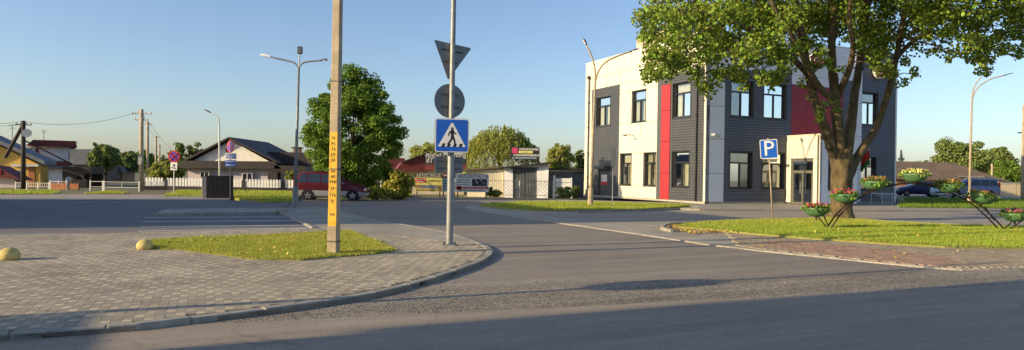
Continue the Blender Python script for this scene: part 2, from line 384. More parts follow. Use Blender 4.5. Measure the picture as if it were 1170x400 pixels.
# worn gravelly apron between the main road and the side street
nrm = Vector((-dirr.y, dirr.x, 0))
ap_out = [((e0 + dirr*s + nrm*(1.5 + 0.9*mnoise.noise((s*0.35, 3, 0)) + 0.25*mnoise.noise((s*1.7, 9, 0)) + 0.7*math.exp(-((s-3.5)/2.5)**2)))) for s in np.linspace(-6, 22, 120)]
ap_in = [((e0 + dirr*s - nrm*0.25)) for s in (22, -6)]
sheet('worn_apron', [(p.x, p.y) for p in ap_out] + [(p.x, p.y) for p in ap_in], 0.006, 'asphalt_rough', 0.05)

PZ = 0.07
kerb_px = [(120,376),(200,366),(300,354),(360,346),(420,336.5),(470,325),(520,310),(548,299.5),(560,293),(564,288),(562,283),(552,278),
           (535,271.5),(515,265.5),(490,260.5),(467,257),(437,252.5),(415,247.5),(388,240)]
kerb_line = poly(kerb_px, PZ)
k0 = Vector((*kerb_line[0], 0)); kl = k0 - RD*16
kerb_line = [(kl.x, kl.y)] + kerb_line
# smooth the kerb corner (Chaikin)
def chaikin(p, n=2):
    for _ in range(n):
        q = [p[0]]
        for a, b in zip(p[:-1], p[1:]): q += [(a[0]*.75+b[0]*.25, a[1]*.75+b[1]*.25), (a[0]*.25+b[0]*.75, a[1]*.25+b[1]*.75)]
        p = q + [p[-1]]
    return p
kerb_line = chaikin(kerb_line, 2)
park_near = poly([(360,260.3),(200,264.6),(0,268.2),(-250,273)], PZ)
plaza = kerb_line + poly([(376,236.8),(325,237.3),(316,241)], PZ) + park_near
pav = struct(MB().prism(plaza, -0.15, PZ - 0.012).build('pavement', 'joint'))
# far part of the same pavement where single pavers no longer show
far_part = [p for p in kerb_line if p[1] > 15.6] + poly([(376,236.8),(325,237.3),(316,241),(360,260.3)], PZ) + [poly([(388,263.5)], PZ)[0]]
far_part_poly = far_part
MB().prism(far_part, PZ - 0.05, PZ - 0.002).build('paving_strip', 'paving', pav)
# kerb stones
def stones(line, parent, w, h, z, length=0.8, name='kerb_stone', matn='kerb', side=1):
    pts = [Vector((*p, 0)) for p in line]; acc = [0]
    for a, b in zip(pts[:-1], pts[1:]): acc.append(acc[-1] + (b-a).length)
    def at(d):
        for i in range(len(acc)-1):
            if d <= acc[i+1] or i == len(acc)-2:
                t = (d-acc[i])/max(acc[i+1]-acc[i], 1e-6); return pts[i].lerp(pts[i+1], t), (pts[i+1]-pts[i]).normalized()
    n = int(acc[-1]/length)
    for i in range(n):
        a0, a1 = i*length + 0.006, (i+1)*length - 0.006; q = []
        for d in np.linspace(a0, a1, 4):
            p, t = at(d); nn = Vector((-t.y, t.x, 0))*side; q.append((p, p + nn*w))
        c = q[0][0]
        pl = [(x.x-c.x, x.y-c.y) for x, _ in q] + [(y.x-c.x, y.y-c.y) for _, y in q[::-1]]
        dz = random.uniform(-.006, .006)
        MB().prism(pl, -h, 0).build(name, matn, parent, bevel=0.012, loc=(c.x, c.y, z + dz))
stones(kerb_line, pav, 0.14, 0.2, PZ + 0.006, side=1)

# the parking lot, level with the pavement, and its painted bay lines
lot = sheet('parking_lot', park_near[::-1] + poly([(360,260.3),(316,241),(330,234),(330,229),(200,229.2),(0,230),(-250,231)], PZ), PZ - 0.006, 'asphalt_lot', 0.12)
for (x0, y0, x1, y1) in [(166,248.4,331,247.4),(163,253.2,342,252),(161,258.8,352,257),(158,264.0,358,260.0)]:
    a = G(x0, y0, PZ); b = G(x1, y1, PZ); d = (b-a).normalized(); n = Vector((-d.y, d.x, 0))*0.045
    tag(MB().prism([((a-n).x,(a-n).y),((b-n).x,(b-n).y),((b+n).x,(b+n).y),((a+n).x,(a+n).y)], PZ-0.005, PZ-0.0015).build('bay_line', 'road_paint', lot), '', '')
for o in list(lot.children):
    for k in ('label','category'): del o[k]
stones(poly([(361,260.8),(316,241)], PZ), lot, 0.12, 0.15, PZ + 0.05, 0.9)
ws = sheet('walkway', poly([(178,243.5),(314,241.5),(329,237.6),(190,238.6)], 0.17), 0.17, 'paving_far', 0.15)
stones(poly([(176,243.9),(315,241.9)], 0.17), ws, 0.12, 0.16, 0.175, 1.0, side=1)

# verge beyond the street: path, grass strips
sheet('path', poly([(-200,229.5),(0,229),(160,228.3),(262,229),(262,224.5),(190,222.5),(100,222),(0,222.5),(-200,224)], 0.1), 0.10, 'drive', 0.18)
sheet('yard_ground', poly([(-200,223.5),(0,222.3),(190,222.3),(340,228),(345,216),(0,214),(-200,215)], 0.09), 0.085, 'terrain', 0.15)
grass_ground = []
def lawn(name, pl, z, m='soil', label=None):
    o = sheet(name, pl, z, m, 0.2); return o
tri_px = [(163,277),(175,275.5),(240,272.5),(340,268),(384,264.8),(400,265),(430,277),(452,286.5),(430,290.5),(385,294),(345,297.8),(290,297),(245,291),(205,286),(165,284.5)]
tri = poly(tri_px, PZ)
lawn('grass_plot', tri, PZ + 0.02)
isl_px = [(772,258.5),(790,255.8),(830,252.8),(882,251.2),(960,249.5),(1010,253.8),(1080,257.3),(1170,259.5),(1300,262),(1300,284),(1170,283),(1080,281.5),(1000,277),(920,271.5),(870,267.5),(810,261.5)]
isl = poly(isl_px, 0.08)
lawn('grass_island', isl, 0.09)
law_px = [(549,234.2),(600,230.8),(665,231.0),(770,233.6),(792,235),(770,236.6),(735,238.6),(660,240),(610,239.3),(572,237)]
law = poly(law_px, 0.1)
lawn('front_lawn', law, 0.11)
strip1 = poly([(-200,223),(0,222),(55,222),(70,220),(60,217.8),(0,217.5),(-200,218)], 0.1); lawn('verge', strip1, 0.105)
strip2 = poly([(95,221.5),(140,221.8),(146,220),(125,219)], 0.1); lawn('verge', strip2, 0.106)
strip3 = poly([(186,224),(232,224.3),(232,218),(205,217.8)], 0.1); lawn('verge', strip3, 0.107)
strip4 = poly([(267,226.5),(300,231),(334,230.2),(339,224.6),(430,223.2),(470,224.2),(470,221),(345,217.5),(267,218)], 0.1); lawn('verge', strip4, 0.108)

# right-hand pavement (flush with the street), island walk with red bricks, driveway, building walk
bnd_px = [(531,236),(533,238.6),(545,241),(560,243.3),(600,249),(640,254.8),(700,263),(760,271.5),(800,278),(880,287.3),(960,295.2),(1000,299.2),(1060,305),(1100,307.8),(1150,307.6),(1300,303)]
bnd = poly(bnd_px, 0.03)
rp = struct(MB().prism(bnd + poly([(1300,240),(1020,238.5),(800,238),(745,240),(660,241.2),(600,240),(565,237.5),(545,234.4),(535,234)], 0.03), -0.2, 0.022).build('right_pavement', 'paving_far'))
stones(chaikin(bnd[1:], 2), rp, 0.12, 0.15, 0.034, 0.9)
sheet('driveway', poly([(598,244.8),(700,254),(752,258.5),(772,253.8),(830,250.8),(900,248.8),(962,247.6),(1012,252),(1080,255.4),(1170,257.6),(1300,260),(1300,243.5),(1170,242.5),(1020,241),(900,240.6),(800,240.3),(745,242),(660,243.2)], 0.03), 0.026, 'drive', 0.05)
stones(chaikin(poly([(766,262.8),(757,261.2),(754,259.2),(757,256.8),(770,254.6),(830,251.6),(900,249.8),(960,248.4),(1010,252.6),(1080,256.2),(1170,258.5),(1290,261)], 0.09), 2), rp, 0.13, 0.15, 0.12, 0.9, side=-1)
bw = sheet('building_walk', poly([(560,231),(640,228),(800,232),(1026,233.5),(1027,237.4),(1300,239.6),(1300,241.8),(1170,240.2),(1020,239.6),(905,239),(800,238.4),(776,237.6),(800,235.6),(770,234),(665,231.2),(600,230.9)], 0.12), 0.118, 'paving_far', 0.1)
stones(poly([(660,240.8),(735,239.4),(776,237.9),(800,238.9),(905,239.5),(1020,240.1),(1170,240.7),(1290,242.2)], 0.12), bw, 0.12, 0.13, 0.124, 1.0)

# ---- pavers as pieces
def project(X, Y, Z):
    d = np.stack([X, Y, Z - CAMH], -1); fw = d @ np.array(FW)
    return CX + F*(d @ np.array(RT))/fw, CY - F*(d @ np.array(UP))/fw, fw
def paver_field(parent, cells, z, meshes_mats, nsingle=300):
    """cells: array (cs, cn, ws, wn, mat) in grid axes"""
    C = np.array(cells); X = C[:,0]*RD.x + C[:,1]*LD.x; Y = C[:,0]*RD.y + C[:,1]*LD.y
    px, py, fw = project(X, Y, np.full(len(X), z)); vis = (px > 3) & (px < 1167) & (py < 397) & (fw > 1)
    order = np.argsort(np.where(vis, fw, 1e6)); single = order[:nsingle]; rest = order[nsingle:]
    cache = {}
    for i in single:
        ws, wn, mi = C[i,2], C[i,3], int(C[i,4]); k = (round(ws,3), round(wn,3), mi)
        if k not in cache:
            a, b = ws/2 - .0014, wn/2 - .0014; mb = MB(); q = 0.002
            r = [(-a,-b),(a,-b),(a,b),(-a,b)]; t = [(-a+q,-b+q),(a-q,-b+q),(a-q,b-q),(-a+q,b-q)]
            mb.add([(x,y,-.04) for x,y in r] + [(x,y,-.002) for x,y in r] + [(x,y,0) for x,y in t],
                   [(8,9,10,11)] + [(j,(j+1)%4,4+(j+1)%4,4+j) for j in range(4)] + [(4+j,4+(j+1)%4,8+(j+1)%4,8+j) for j in range(4)])
            cache[k] = mb.mesh('paver', meshes_mats[mi])
        o = bpy.data.objects.new('paver', cache[k]); COL.objects.link(o); o.parent = parent
        o.location = (X[i], Y[i], z + random.uniform(-.0006, .0006)); o.rotation_euler = (random.gauss(0,.004), random.gauss(0,.004), TH + random.gauss(0,.006))
    n = len(rest); a = C[rest,2]/2 - .0014; b = C[rest,3]/2 - .0014; q = .002
    sx = np.array([-1,1,1,-1]); sy = np.array([-1,-1,1,1])
    V = np.zeros((n,12,3))
    for g, (ins, zz) in enumerate([(0,-.04),(0,-.002),(q,0)]):
        V[:,g*4:(g+1)*4,0] = (a-ins)[:,None]*sx; V[:,g*4:(g+1)*4,1] = (b-ins)[:,None]*sy; V[:,g*4:(g+1)*4,2] = zz
    tx = rng.normal(0,.004,n); ty = rng.normal(0,.004,n)
    V[:,:,2] += tx[:,None]*V[:,:,0] + ty[:,None]*V[:,:,1] + rng.uniform(-.0006,.0006,n)[:,None] + z
    lx = V[:,:,0].copy(); ly = V[:,:,1].copy()
    V[:,:,0] = lx*RD.x + ly*LD.x + X[rest][:,None]; V[:,:,1] = lx*RD.y + ly*LD.y + Y[rest][:,None]
    base = [(8,9,10,11)] + [(j,(j+1)%4,4+(j+1)%4,4+j) for j in range(4)] + [(4+j,4+(j+1)%4,8+(j+1)%4,8+j) for j in range(4)]
    Fc = (np.array(base)[None] + 12*np.arange(n)[:,None,None]).reshape(-1,4)
    o = npmesh('paver_field', V.reshape(-1,3), Fc, meshes_mats, parent, np.repeat(C[rest,4], 9)); o['kind'] = 'stuff'
    return o
u = 0.2
cells = []
for i in range(-70, 75):
    for j in range(10, 110):
        s, n = i*u + (j % 2)*.1, j*u
        cells.append((s, n + .05, .2, .1, 0)); cells.append((s - .05, n - .05, .1, .1, 1 if random.random() < .75 else 0)); cells.append((s + .05, n - .05, .1, .1, 0))
C = np.array(cells); XY = np.stack([C[:,0]*RD.x + C[:,1]*LD.x, C[:,0]*RD.y + C[:,1]*LD.y], -1)
px_, py_, fw_ = project(XY[:,0], XY[:,1], np.full(len(XY), PZ))
ok = inpoly(XY, plaza) & (distpoly(XY, kerb_line) > 0.19) & ~inpoly(XY, far_part_poly) & ~(inpoly(XY, tri) & (distpoly(XY, tri) > .08)) & (px_ > -60) & (px_ < 1200) & (fw_ > 3)
paver_field(pav, C[ok], PZ, ['paver_grey', 'paver_ochre'])
# red brick walk beside the island
wk_lo = poly([(842,281),(880,286),(960,294),(1000,298),(1060,303.8),(1100,306.4),(1150,306.2),(1240,303.5)], 0.03)
wk_hi = poly([(1240,285.2),(1170,284.5),(1080,283),(1000,278.5),(920,273),(870,269),(828,266)], 0.03)
walk = wk_lo + wk_hi
red = poly([(862,281),(905,286.5),(960,293.2),(1000,297.6),(1060,303.2),(1099,304.5),(1094,296),(1040,289),(985,282.6),(935,278),(880,274.5)], 0.03)
cells = []
for i in range(-20, 300):
    for j in range(-5, 260):
        if (i // 1 + j) % 1 == 0: cells.append((i*.108, 8 + j*.216 + (.108 if i % 2 else 0), .1, .205, 0))
C = np.array(cells); XY = np.stack([C[:,0]*RD.x + C[:,1]*LD.x, C[:,0]*RD.y + C[:,1]*LD.y], -1)
ok = inpoly(XY, walk) & (distpoly(XY, walk) > .06); C = C[ok]; XY = XY[ok]
C[:,4] = np.where(inpoly(XY, red), 1, 0)
wkb = struct(MB().prism(walk, -.1, 0.018).build('island_walk', 'joint'))
paver_field(wkb, C, 0.038, ['paver_tan', 'paver_red'])

# ---- grass and fallen leaves
def grass(name, pl, z, n, h, wdt, m, label, clump=0.5, mask=None):
    P0 = np.array(pl); lo = P0.min(0); hi = P0.max(0); pts = []
    tot = 0
    while tot < n:
        q = rng.uniform(lo, hi, (n*2, 2)); q = q[inpoly(q, pl)]
        if mask is not None: q = q[mask(q)]
        pts.append(q); tot += len(q)
    q = np.concatenate(pts)[:n] + rng.normal(0, .035, (n, 2))
    bare = np.sin(q[:,0]*2.9 + 1.3*np.sin(q[:,1]*2.1)) * np.sin(q[:,1]*3.3 + np.sin(q[:,0]*1.7)) + rng.normal(0, .25, n)
    q = q[bare < .82]; n = len(q)
    hh = h*rng.uniform(.45, 1.25, n)*(0.75 + 0.5*(0.5 + 0.5*np.sin(q[:,0]*3.1 + 1.7*np.sin(q[:,1]*2.3))*np.sin(q[:,1]*3.7)))
    a = rng.uniform(0, 2*np.pi, n); ln = rng.uniform(.1, .7, n)*hh; la = rng.uniform(0, 2*np.pi, n)
    V = np.zeros((n,3,3)); V[:,0,0] = q[:,0] - np.cos(a)*wdt; V[:,0,1] = q[:,1] - np.sin(a)*wdt
    V[:,1,0] = q[:,0] + np.cos(a)*wdt; V[:,1,1] = q[:,1] + np.sin(a)*wdt
    V[:,2,0] = q[:,0] + np.cos(la)*ln; V[:,2,1] = q[:,1] + np.sin(la)*ln; V[:,:2,2] = z - .01; V[:,2,2] = z + hh
    o = npmesh(name, V.reshape(-1,3), np.arange(3*n).reshape(n,3), m)
    tag(o, label, 'grass', kind='stuff'); return o
grass('grass', tri, PZ+.02, 50000, .06, .005, 'blade', 'short green grass around the foot of the yellow-banded concrete pole')
grass('grass', tri, PZ+.02, 52000, .055, .005, 'blade_dry', 'dry yellow tufts in the grass around the concrete pole')
ib = np.array(isl)
grass('grass', isl, .09, 120000, .075, .008, 'blade', 'bright green grass of the island under the big maple')
dry = lambda q: rng.uniform(0, 1, len(q)) < np.clip(1.15 - (q[:,0]*0.10 + (26 - q[:,1])*0.30 - 0.55), .05, 1)
grass('grass', isl, .09, 34000, .06, .008, 'blade_dry', 'yellowed grass at the back and left tip of the maple island', mask=dry)
grass('grass', law, .11, 36000, .09, .014, 'blade', 'green lawn in front of the cream and grey building')
grass('grass', law, .11, 9000, .09, .014, 'blade_dry', 'yellowed blades in the lawn before the building')
for pl, z, n, lb in ((strip1,.105,9000,'grass verge before the yellow house at far left'),(strip2,.106,1500,'small grass patch before the white barrier gate'),
                     (strip3,.107,4000,'grass patch left of the brown bin enclosure'),(strip4,.108,22000,'grass verge before the lilac house and around the round tree')):
    grass('grass', pl, z, n, .12, .02, 'blade', lb); grass('grass', pl, z, n//2, .11, .02, 'blade_dry', 'yellow tufts in the ' + lb)
def leaves_on(name, pl, z, n, size, label, mask=None):
    P0 = np.array(pl); q = rng.uniform(P0.min(0), P0.max(0), (n*6, 2)); q = q[inpoly(q, pl)]
    if mask is not None: q = q[mask(q)]
    q = q[:n]; n = len(q)
    a = rng.uniform(0, 2*np.pi, n); s = size*rng.uniform(.6, 1.3, n); V = np.zeros((n,5,3)); tl = rng.normal(0,.35,(n,2))
    for k in range(5):
        aa = a + k*2*np.pi/5; V[:,k,0] = q[:,0] + s*np.cos(aa); V[:,k,1] = q[:,1] + s*np.sin(aa)*.8
        V[:,k,2] = z + .02 + s*(tl[:,0]*np.cos(aa) + tl[:,1]*np.sin(aa)) + .3*s
    tag(npmesh(name, V.reshape(-1,3), np.arange(5*n).reshape(n,5), 'fallen_leaf'), label, 'leaves', kind='stuff')
leaves_on('fallen_leaves', isl, .12, 260, .035, 'yellow fallen leaves lying in the grass of the maple island')
leaves_on('fallen_leaves', walk, .04, 60, .032, 'a few yellow leaves on the brick walk by the maple island')
leaves_on('fallen_leaves', tri, .12, 260, .025, 'yellow leaves in the grass plot around the concrete pole')
tip = poly([(752,262),(770,257),(840,259),(860,267),(790,268)], .03)
leaves_on('fallen_leaves', tip, .035, 420, .05, 'yellow leaves gathered at the left tip of the maple island')
# ================================================================== TWO-STOREY BUILDING
BC = P(805, 233, 42.2); BZ = 0.12
bld = thing('office_building', 'two-storey cream, grey and red clad building behind the big maple', 'building', (BC.x, BC.y, BZ), TH)
inv = Matrix.Translation((BC.x, BC.y, BZ)) @ Matrix.Rotation(TH, 4, 'Z'); inv = inv.inverted()
def hit(px, py, axis, off=0.0):
    o = inv @ CAM; d = (inv.to_3x3()) @ ray(px, py); t = (off - o[axis])/d[axis]; return o + d*t
def FL(px, py=200): h = hit(px, py, 0); return h.y, h.z       # lit left facade, local x = 0
def FR(px, py=200): h = hit(px, py, 1); return h.x, h.z       # shaded right facade, local y = 0
WL, WR, HT = FL(667.5)[0], FR(1023.5)[0], 10.75
fl = lambda t, z, d: (-d, t, z)
fr = lambda t, z, d: (t, -d, z)
def rects_minus(t0, t1, z0, z1, holes):
    ts = sorted({t0, t1, *[min(max(h[i], t0), t1) for h in holes for i in (0, 1)]}); zs = sorted({z0, z1, *[min(max(h[i], z0), z1) for h in holes for i in (2, 3)]})
    out = []
    for a, b in zip(ts[:-1], ts[1:]):
        run = None
        for c, d in zip(zs[:-1], zs[1:]):
            m = ((a+b)/2, (c+d)/2); inside = any(h[0] < m[0] < h[1] and h[2] < m[1] < h[3] for h in holes)
            if inside:
                if run: out.append(run); run = None
            else: run = (a, b, run[2] if run else c, d)
        if run: out.append(run)
    return out
def fbox(mb, fn, t0, t1, z0, z1, d0, d1, mi=0):
    return mb.extr([(t0,z0),(t1,z0),(t1,z1),(t0,z1)], d0, d1, fn, mi)
ZU, ZL = (5.55, 7.78), (1.0, 3.28)
def wl(x0, x1): a, b = FL(x0)[0], FL(x1)[0]; return (min(a,b), max(a,b))
def wr(x0, x1): a, b = FR(x0)[0], FR(x1)[0]; return (min(a,b), max(a,b))
winL = [(*wl(680.5,696), *ZU), (*wl(721,736.5), *ZU), (*wl(767.5,787.5), *ZU), (*wl(708.5,721), *ZL), (*wl(735.5,749), *ZL), (*wl(768,787), *ZL)]
winR = [(*wr(834,859), *ZU), (*wr(871.5,896.5), *ZU), (*wr(983.5,1001.5), *ZU), (*wr(834,859), *ZL), (*wr(871,896), *ZL), (*wr(982.5,1000.5), *ZL)]
doorL = (*wl(684,695.5), 0.0, 2.12)
# structural walls with openings, inner rooms, roof
mb = MB()
for r in rects_minus(0.0, WL, 0, HT, winL + [doorL]): fbox(mb, fl, *r, -0.30, -0.06)
for r in rects_minus(0.30, WR, 0, HT, winR): fbox(mb, fr, *r, -0.30, -0.06)
mb.box(0.30, WR-.06, WL-.30, WL-.06, 0, HT); mb.box(WR-.30, WR-.06, 0.30, WL-.30, 0, HT)
mb.build('wall', 'grey_panel', bld)
MB().box(0.9, WR-.9, 0.9, WL-.9, 0, HT-1.0).build('inner_wall', 'room', bld)
mb = MB(); mb.box(0.31, WR-.31, 0.31, WL-.31, 4.45, 4.75); mb.build('floor_slab', 'off_white', bld)
MB().box(0.31, WR-.31, 0.31, WL-.31, HT-.9, HT-.7).build('roof', 'roof_grey', bld)
mb = MB()
for fn, T in ((fl, WL), (fr, WR)): fbox(mb, fn, -0.02, T + .02, HT + .001, HT + .05, -0.34, 0.03)
mb.build('parapet_cap', 'light_panel', bld)
# panels (single pieces with open joints)
def panels(fn, ts, zs, holes, m, name='panel', d=0.0):
    for a, b in zip(ts[:-1], ts[1:]):
        for c, e in zip(zs[:-1], zs[1:]):
            rs = rects_minus(a + .012, b - .012, c + .012, e - .012, holes)
            if not rs: continue
            p = MB()
            for r in rs: fbox(p, fn, *r, -0.055, d)
            p.build(name, m, bld)
def siding(fn, t0, t1, z0, z1, holes, m, pitch=0.17):
    mb = MB()
    n = int(round((z1-z0)/pitch)); p = (z1-z0)/n
    for i in range(n):
        a, b = z0 + i*p, z0 + (i+1)*p
        mid = (a+b)/2
        cuts = [(h[0], h[1]) for h in holes if h[2] - .02 < mid < h[3] + .02]
        segs = [(t0, t1)]
        for c0, c1 in cuts:
            ns = []
            for s0, s1 in segs:
                if c1 <= s0 or c0 >= s1: ns.append((s0, s1)); continue
                if c0 > s0: ns.append((s0, c0))
                if c1 < s1: ns.append((c1, s1))
            segs = ns
        for s0, s1 in segs:
            mb.add([fn(s0,a,-.055), fn(s1,a,-.055), fn(s1,a,0.008), fn(s0,a,0.008), fn(s1,b-.035,-.004), fn(s0,b-.035,-.004), fn(s1,b-.015,-.035), fn(s0,b-.015,-.035), fn(s1,b,-.035), fn(s0,b,-.035)],
                   [(0,1,2,3),(3,2,4,5),(5,4,6,7),(7,6,8,9)])
    mb.build('siding', m, bld)
DZ = 8.52
tA0, tA1 = FL(706.5)[0], FL(675)[0]; tB0, tB1 = FL(803.3)[0], FL(750)[0]; tR0, tR1 = FL(765)[0], FL(754.5)[0]; tS1 = FL(767)[0]
up_ts = [tB0 - .0, 2.3, tB1, 6.9, 8.3, tA0, 11.6, tA1, WL]
panels(fl, [0.0, 2.3, tB1, 6.9, 8.3, tA0, 11.6, tA1, WL], [DZ, 9.45, HT], winL, 'cream_panel')
panels(fl, [tB1, (tB1+tA0)/2 - .4, (tB1+tA0)/2 + 1.0, tA0], [0.12, 0.95, 3.33, 5.5, 7.83, DZ], winL, 'cream_panel')
panels(fl, [tA1, WL], [0.12, 3.3, 6.0, DZ], winL, 'cream_panel')
panels(fl, [0.0, tB0], [0.12, 4.2, DZ], winL, 'cream_panel')
panels(fl, [tR1, tB1], [0.12, 2.9, 5.7, DZ], [], 'grey_panel'); panels(fl, [tS1, tR0], [0.12, 2.9, 5.7, DZ], [], 'grey_panel')
panels(fl, [tR0, tR1], [0.12, 1.9, 4.0, 6.1, 7.85], [], 'red_panel', 'red_panel', 0.03); panels(fl, [tR0, tR1], [7.85, DZ], [], 'grey_panel')
siding(fl, tA0, tA1, 0.12, DZ, winL + [doorL], 'siding'); siding(fl, tB0, tS1, 0.12, DZ, winL, 'siding')
t27, t03, t60, t75, t83 = FR(827)[0], FR(903)[0], FR(962)[0], FR(975)[0], FR(983)[0]
panels(fr, [0.0, t27], [0.12, 1.9, 4.05, 6.1, DZ], [], 'light_panel')
panels(fr, [0.0, 2.2, 4.4, t03, 9.2, 11.1, t75], [DZ, 9.45, HT], [], 'light_panel')
siding(fr, t27, t03, 0.12, DZ, winR, 'siding_navy')
panels(fr, [t03, t03 + 1.35, t03 + 2.7, t03 + 4.05, t60], [4.45, 7.9], [], 'crimson_panel', 'red_panel'); panels(fr, [t03, t60], [7.9, DZ], [], 'light_panel')
siding(fr, t60, t75, 0.12, DZ, [], 'siding_navy')
panels(fr, [t75, t83], [0.12, 2.4, 4.7, 7.0, 9.0, HT], [], 'light_panel', d=0.05)
siding(fr, t83, WR - .16, 0.12, HT, winR, 'siding_navy')
panels(fr, [WR - .16, WR], [0.12, 5.4, HT], [], 'light_panel', d=.03)
mb = MB(); fbox(mb, fl, 0, WL, 0.0, 0.118, -.05, .0); fbox(mb, fr, 0.01, WR, 0.0, 0.118, -.05, .0); mb.build('plinth', 'concrete', bld)
# windows: dark frame, transom, mullion, three panes, curtains, sill
def window(fn, t0, t1, z0, z1, curt, glassm, flip=1):
    fw = .075; tz = z0 + (z1-z0)*.70; tm = (t0+t1)/2 + .02*flip
    mb = MB(); D0, D1 = -.24, -.14
    fbox(mb, fn, t0+.002, t0+fw, z0+.002, z1-.002, D0, D1); fbox(mb, fn, t1-fw, t1-.002, z0+.002, z1-.002, D0, D1)
    fbox(mb, fn, t0+fw, t1-fw, z0+.002, z0+fw, D0, D1); fbox(mb, fn, t0+fw, t1-fw, z1-fw, z1-.002, D0, D1)
    fbox(mb, fn, t0+fw, t1-fw, tz-.05, tz+.05, D0, D1+.005); fbox(mb, fn, tm-.05, tm+.05, z0+fw, tz-.05, D0, D1+.003)
    wd = mb.build('window', 'frame_dark', bld)
    for a, b, c, d in ((t0+fw, tm-.05, z0+fw, tz-.05), (tm+.05, t1-fw, z0+fw, tz-.05), (t0+fw, t1-fw, tz+.05, z1-fw)):
        p = MB(); e = random.uniform(-.004,.004)
        p.add([fn(a,c,-.19+e), fn(b,c,-.19-e), fn(b,d,-.19-e*.5), fn(a,d,-.19+e)], [(0,1,2,3)]); p.build('pane', glassm, wd)
    mb = MB(); fbox(mb, fn, t0 - .05, t1 + .05, z0 - .05, z0 - .003, -.14, .06); mb.build('sill', 'frame_dark', wd)
    rv = MB(); fbox(rv, fn, t0 - .055, t0 - .001, z0, z1 + .055, -.056, .02); fbox(rv, fn, t1 + .001, t1 + .055, z0, z1 + .055, -.056, .02); fbox(rv, fn, t0 - .001, t1 + .001, z1 + .001, z1 + .055, -.056, .02)
    rv.build('trim', 'frame_dark', wd)
    for c0, c1, zb in curt:
        n = 26; vs = []; a, b = t0 + (t1-t0)*c0, t0 + (t1-t0)*c1
        for i in range(n+1):
            t = a + (b-a)*i/n; dd = -.36 + .03*math.sin(i*1.9 + random.random()*.5)
            vs += [fn(t, z0 + zb*(z1-z0), dd), fn(t, z1, dd)]
        MB().add(vs, [(2*i, 2*i+2, 2*i+3, 2*i+1) for i in range(n)]).build('curtain', 'curtain', wd)
cf = [(.02,.98,.01)]; cs = [(.02,.46,.01),(.58,.98,.01)]
for i, wn in enumerate(winL): window(fl, *wn, [cs, cs, cf, cf, cs, cf][i], 'glass')
for i, wn in enumerate(winR): window(fr, *wn, [[], [(.5,.97,.02)], [], cs, cs, []][i], 'glass_coated')
# side door with notices
d = MB(); fbox(d, fl, doorL[0]+.02, doorL[1]-.02, .02, 2.08, -.14, -.08); dd = d.build('door', 'galv_dark', bld, bevel=.01)
d = MB(); fbox(d, fl, doorL[0]+.35, doorL[1]-.3, 1.1, 1.75, -.079, -.07); d.build('notice', 'off_white', dd)
d = MB(); fbox(d, fl, doorL[0]+.3, doorL[1]-.25, .95, 1.2, -.069, -.062); d.build('notice', 'sign_red', dd)
d = MB(); fbox(d, fl, doorL[0]+.12, doorL[0]+.16, .95, 1.1, -.08, -.02); d.build('handle', 'galv', dd)
d = MB(); fbox(d, fl, doorL[0]-.1, doorL[1]+.1, 2.2, 2.42, .01, .45); d.build('canopy', 'galv_dark', bld)
# downpipes
for px in (672.5, 796):
    t = FL(px)[0]; h = HT - 1.3 if px < 700 else DZ
    d = MB(); d.tube([(-.10, t, .15), (-.10, t, h)], .055, 10); d.box(-.22, -.02, t-.12, t+.12, h, h+.22)
    for z in (1.5, 3.5, 5.5, 7.5): d.box(-.16, -.01, t-.07, t+.07, z, z+.05)
    smooth_angle(d.build('downpipe', 'frame_dark', bld))
# wall lamp on an arm, camera
t = FL(724)[0]; d = MB(); d.tube([(0,t,4.55),(-.5,t-.1,4.65),(-.8,t-.15,4.6)], .025, 6); d.box(-1.0,-.75,t-.25,t-.05,4.53,4.62); d.build('wall_lamp', 'galv_dark', bld)
t = FR(813)[0]; d = MB(); d.box(t-.05, t+.2, -.3, -.01, 4.25, 4.35); d.tube([(t+.45,-.01,4.2),(t+.45,-.2,4.25)], .06, 8); d.build('camera_bracket', 'off_white', bld)
# brick lift housing on the roof, mast
t0, t1 = FL(741)[0], FL(720)[0]
rb = MB().box(.35, 3.4, t0-3, t1, HT-.75, HT+.95).build('roof_housing', 'roof_brick', bld); MB().box(.30, 3.45, t0-3.05, t1+.05, HT+.951, HT+1.05).build('housing_cap', 'galv_dark', rb)
t = FL(717)[0]; MB().bar((1.2, t, HT-.7), (1.2, t, HT+6.5), .035, .015, 6).build('mast', 'off_white', bld)
# entrance vestibule, doors on its sunny side
tv = FR(898)[0]; vd = 2.7; vw = 3.3; vh = 4.42
ent = [(-2.2, -.42, 0.0, 2.85)]
fv = lambda t, z, d: (tv - d, t, z)
mb = MB()
for r in rects_minus(-vd, -.02, 0, vh, ent): fbox(mb, fv, *r, -.2, -.05)
fw2 = (tv + .75, tv + 1.75, .95, 3.0)
for r in rects_minus(tv, tv + vw, 0, vh, [fw2]): mb.extr([(r[0],r[2]),(r[1],r[2]),(r[1],r[3]),(r[0],r[3])], -vd + .05, -vd + .2, lambda a, b, dd: (a, dd, b))
mb.box(tv + vw - .15, tv + vw, -vd + .2, -.02, 0, vh); mb.box(tv+.2, tv + vw - .15, -vd + .2, -.02, vh-.3, vh-.1)
vs_ = mb.build('vestibule', 'grey_panel', bld)
for a, b, c, e in ((-2.7,-2.2,.12,2.95),(-.42,-.02,.12,2.95),(-2.7,-1.9,2.97,vh),(-1.9,-.95,2.97,vh),(-.95,-.02,2.97,vh)):
    p = MB(); fbox(p, fv, a+.012, b-.012, c, e-.012, -.048, 0.0); p.build('panel', 'cream_panel', vs_)
for a, b, c, e in ((tv, tv+.73, .12, vh), (tv+1.77, tv+vw, .12, vh), (tv+.74, tv+1.76, 3.05, vh), (tv+.74, tv+1.76, .12, .93)):
    MB().box(a+.012, b-.012, -vd, -vd+.048, c, e-.012).build('panel', 'light_panel', vs_)
p = MB(); D0, D1 = -.16, -.06
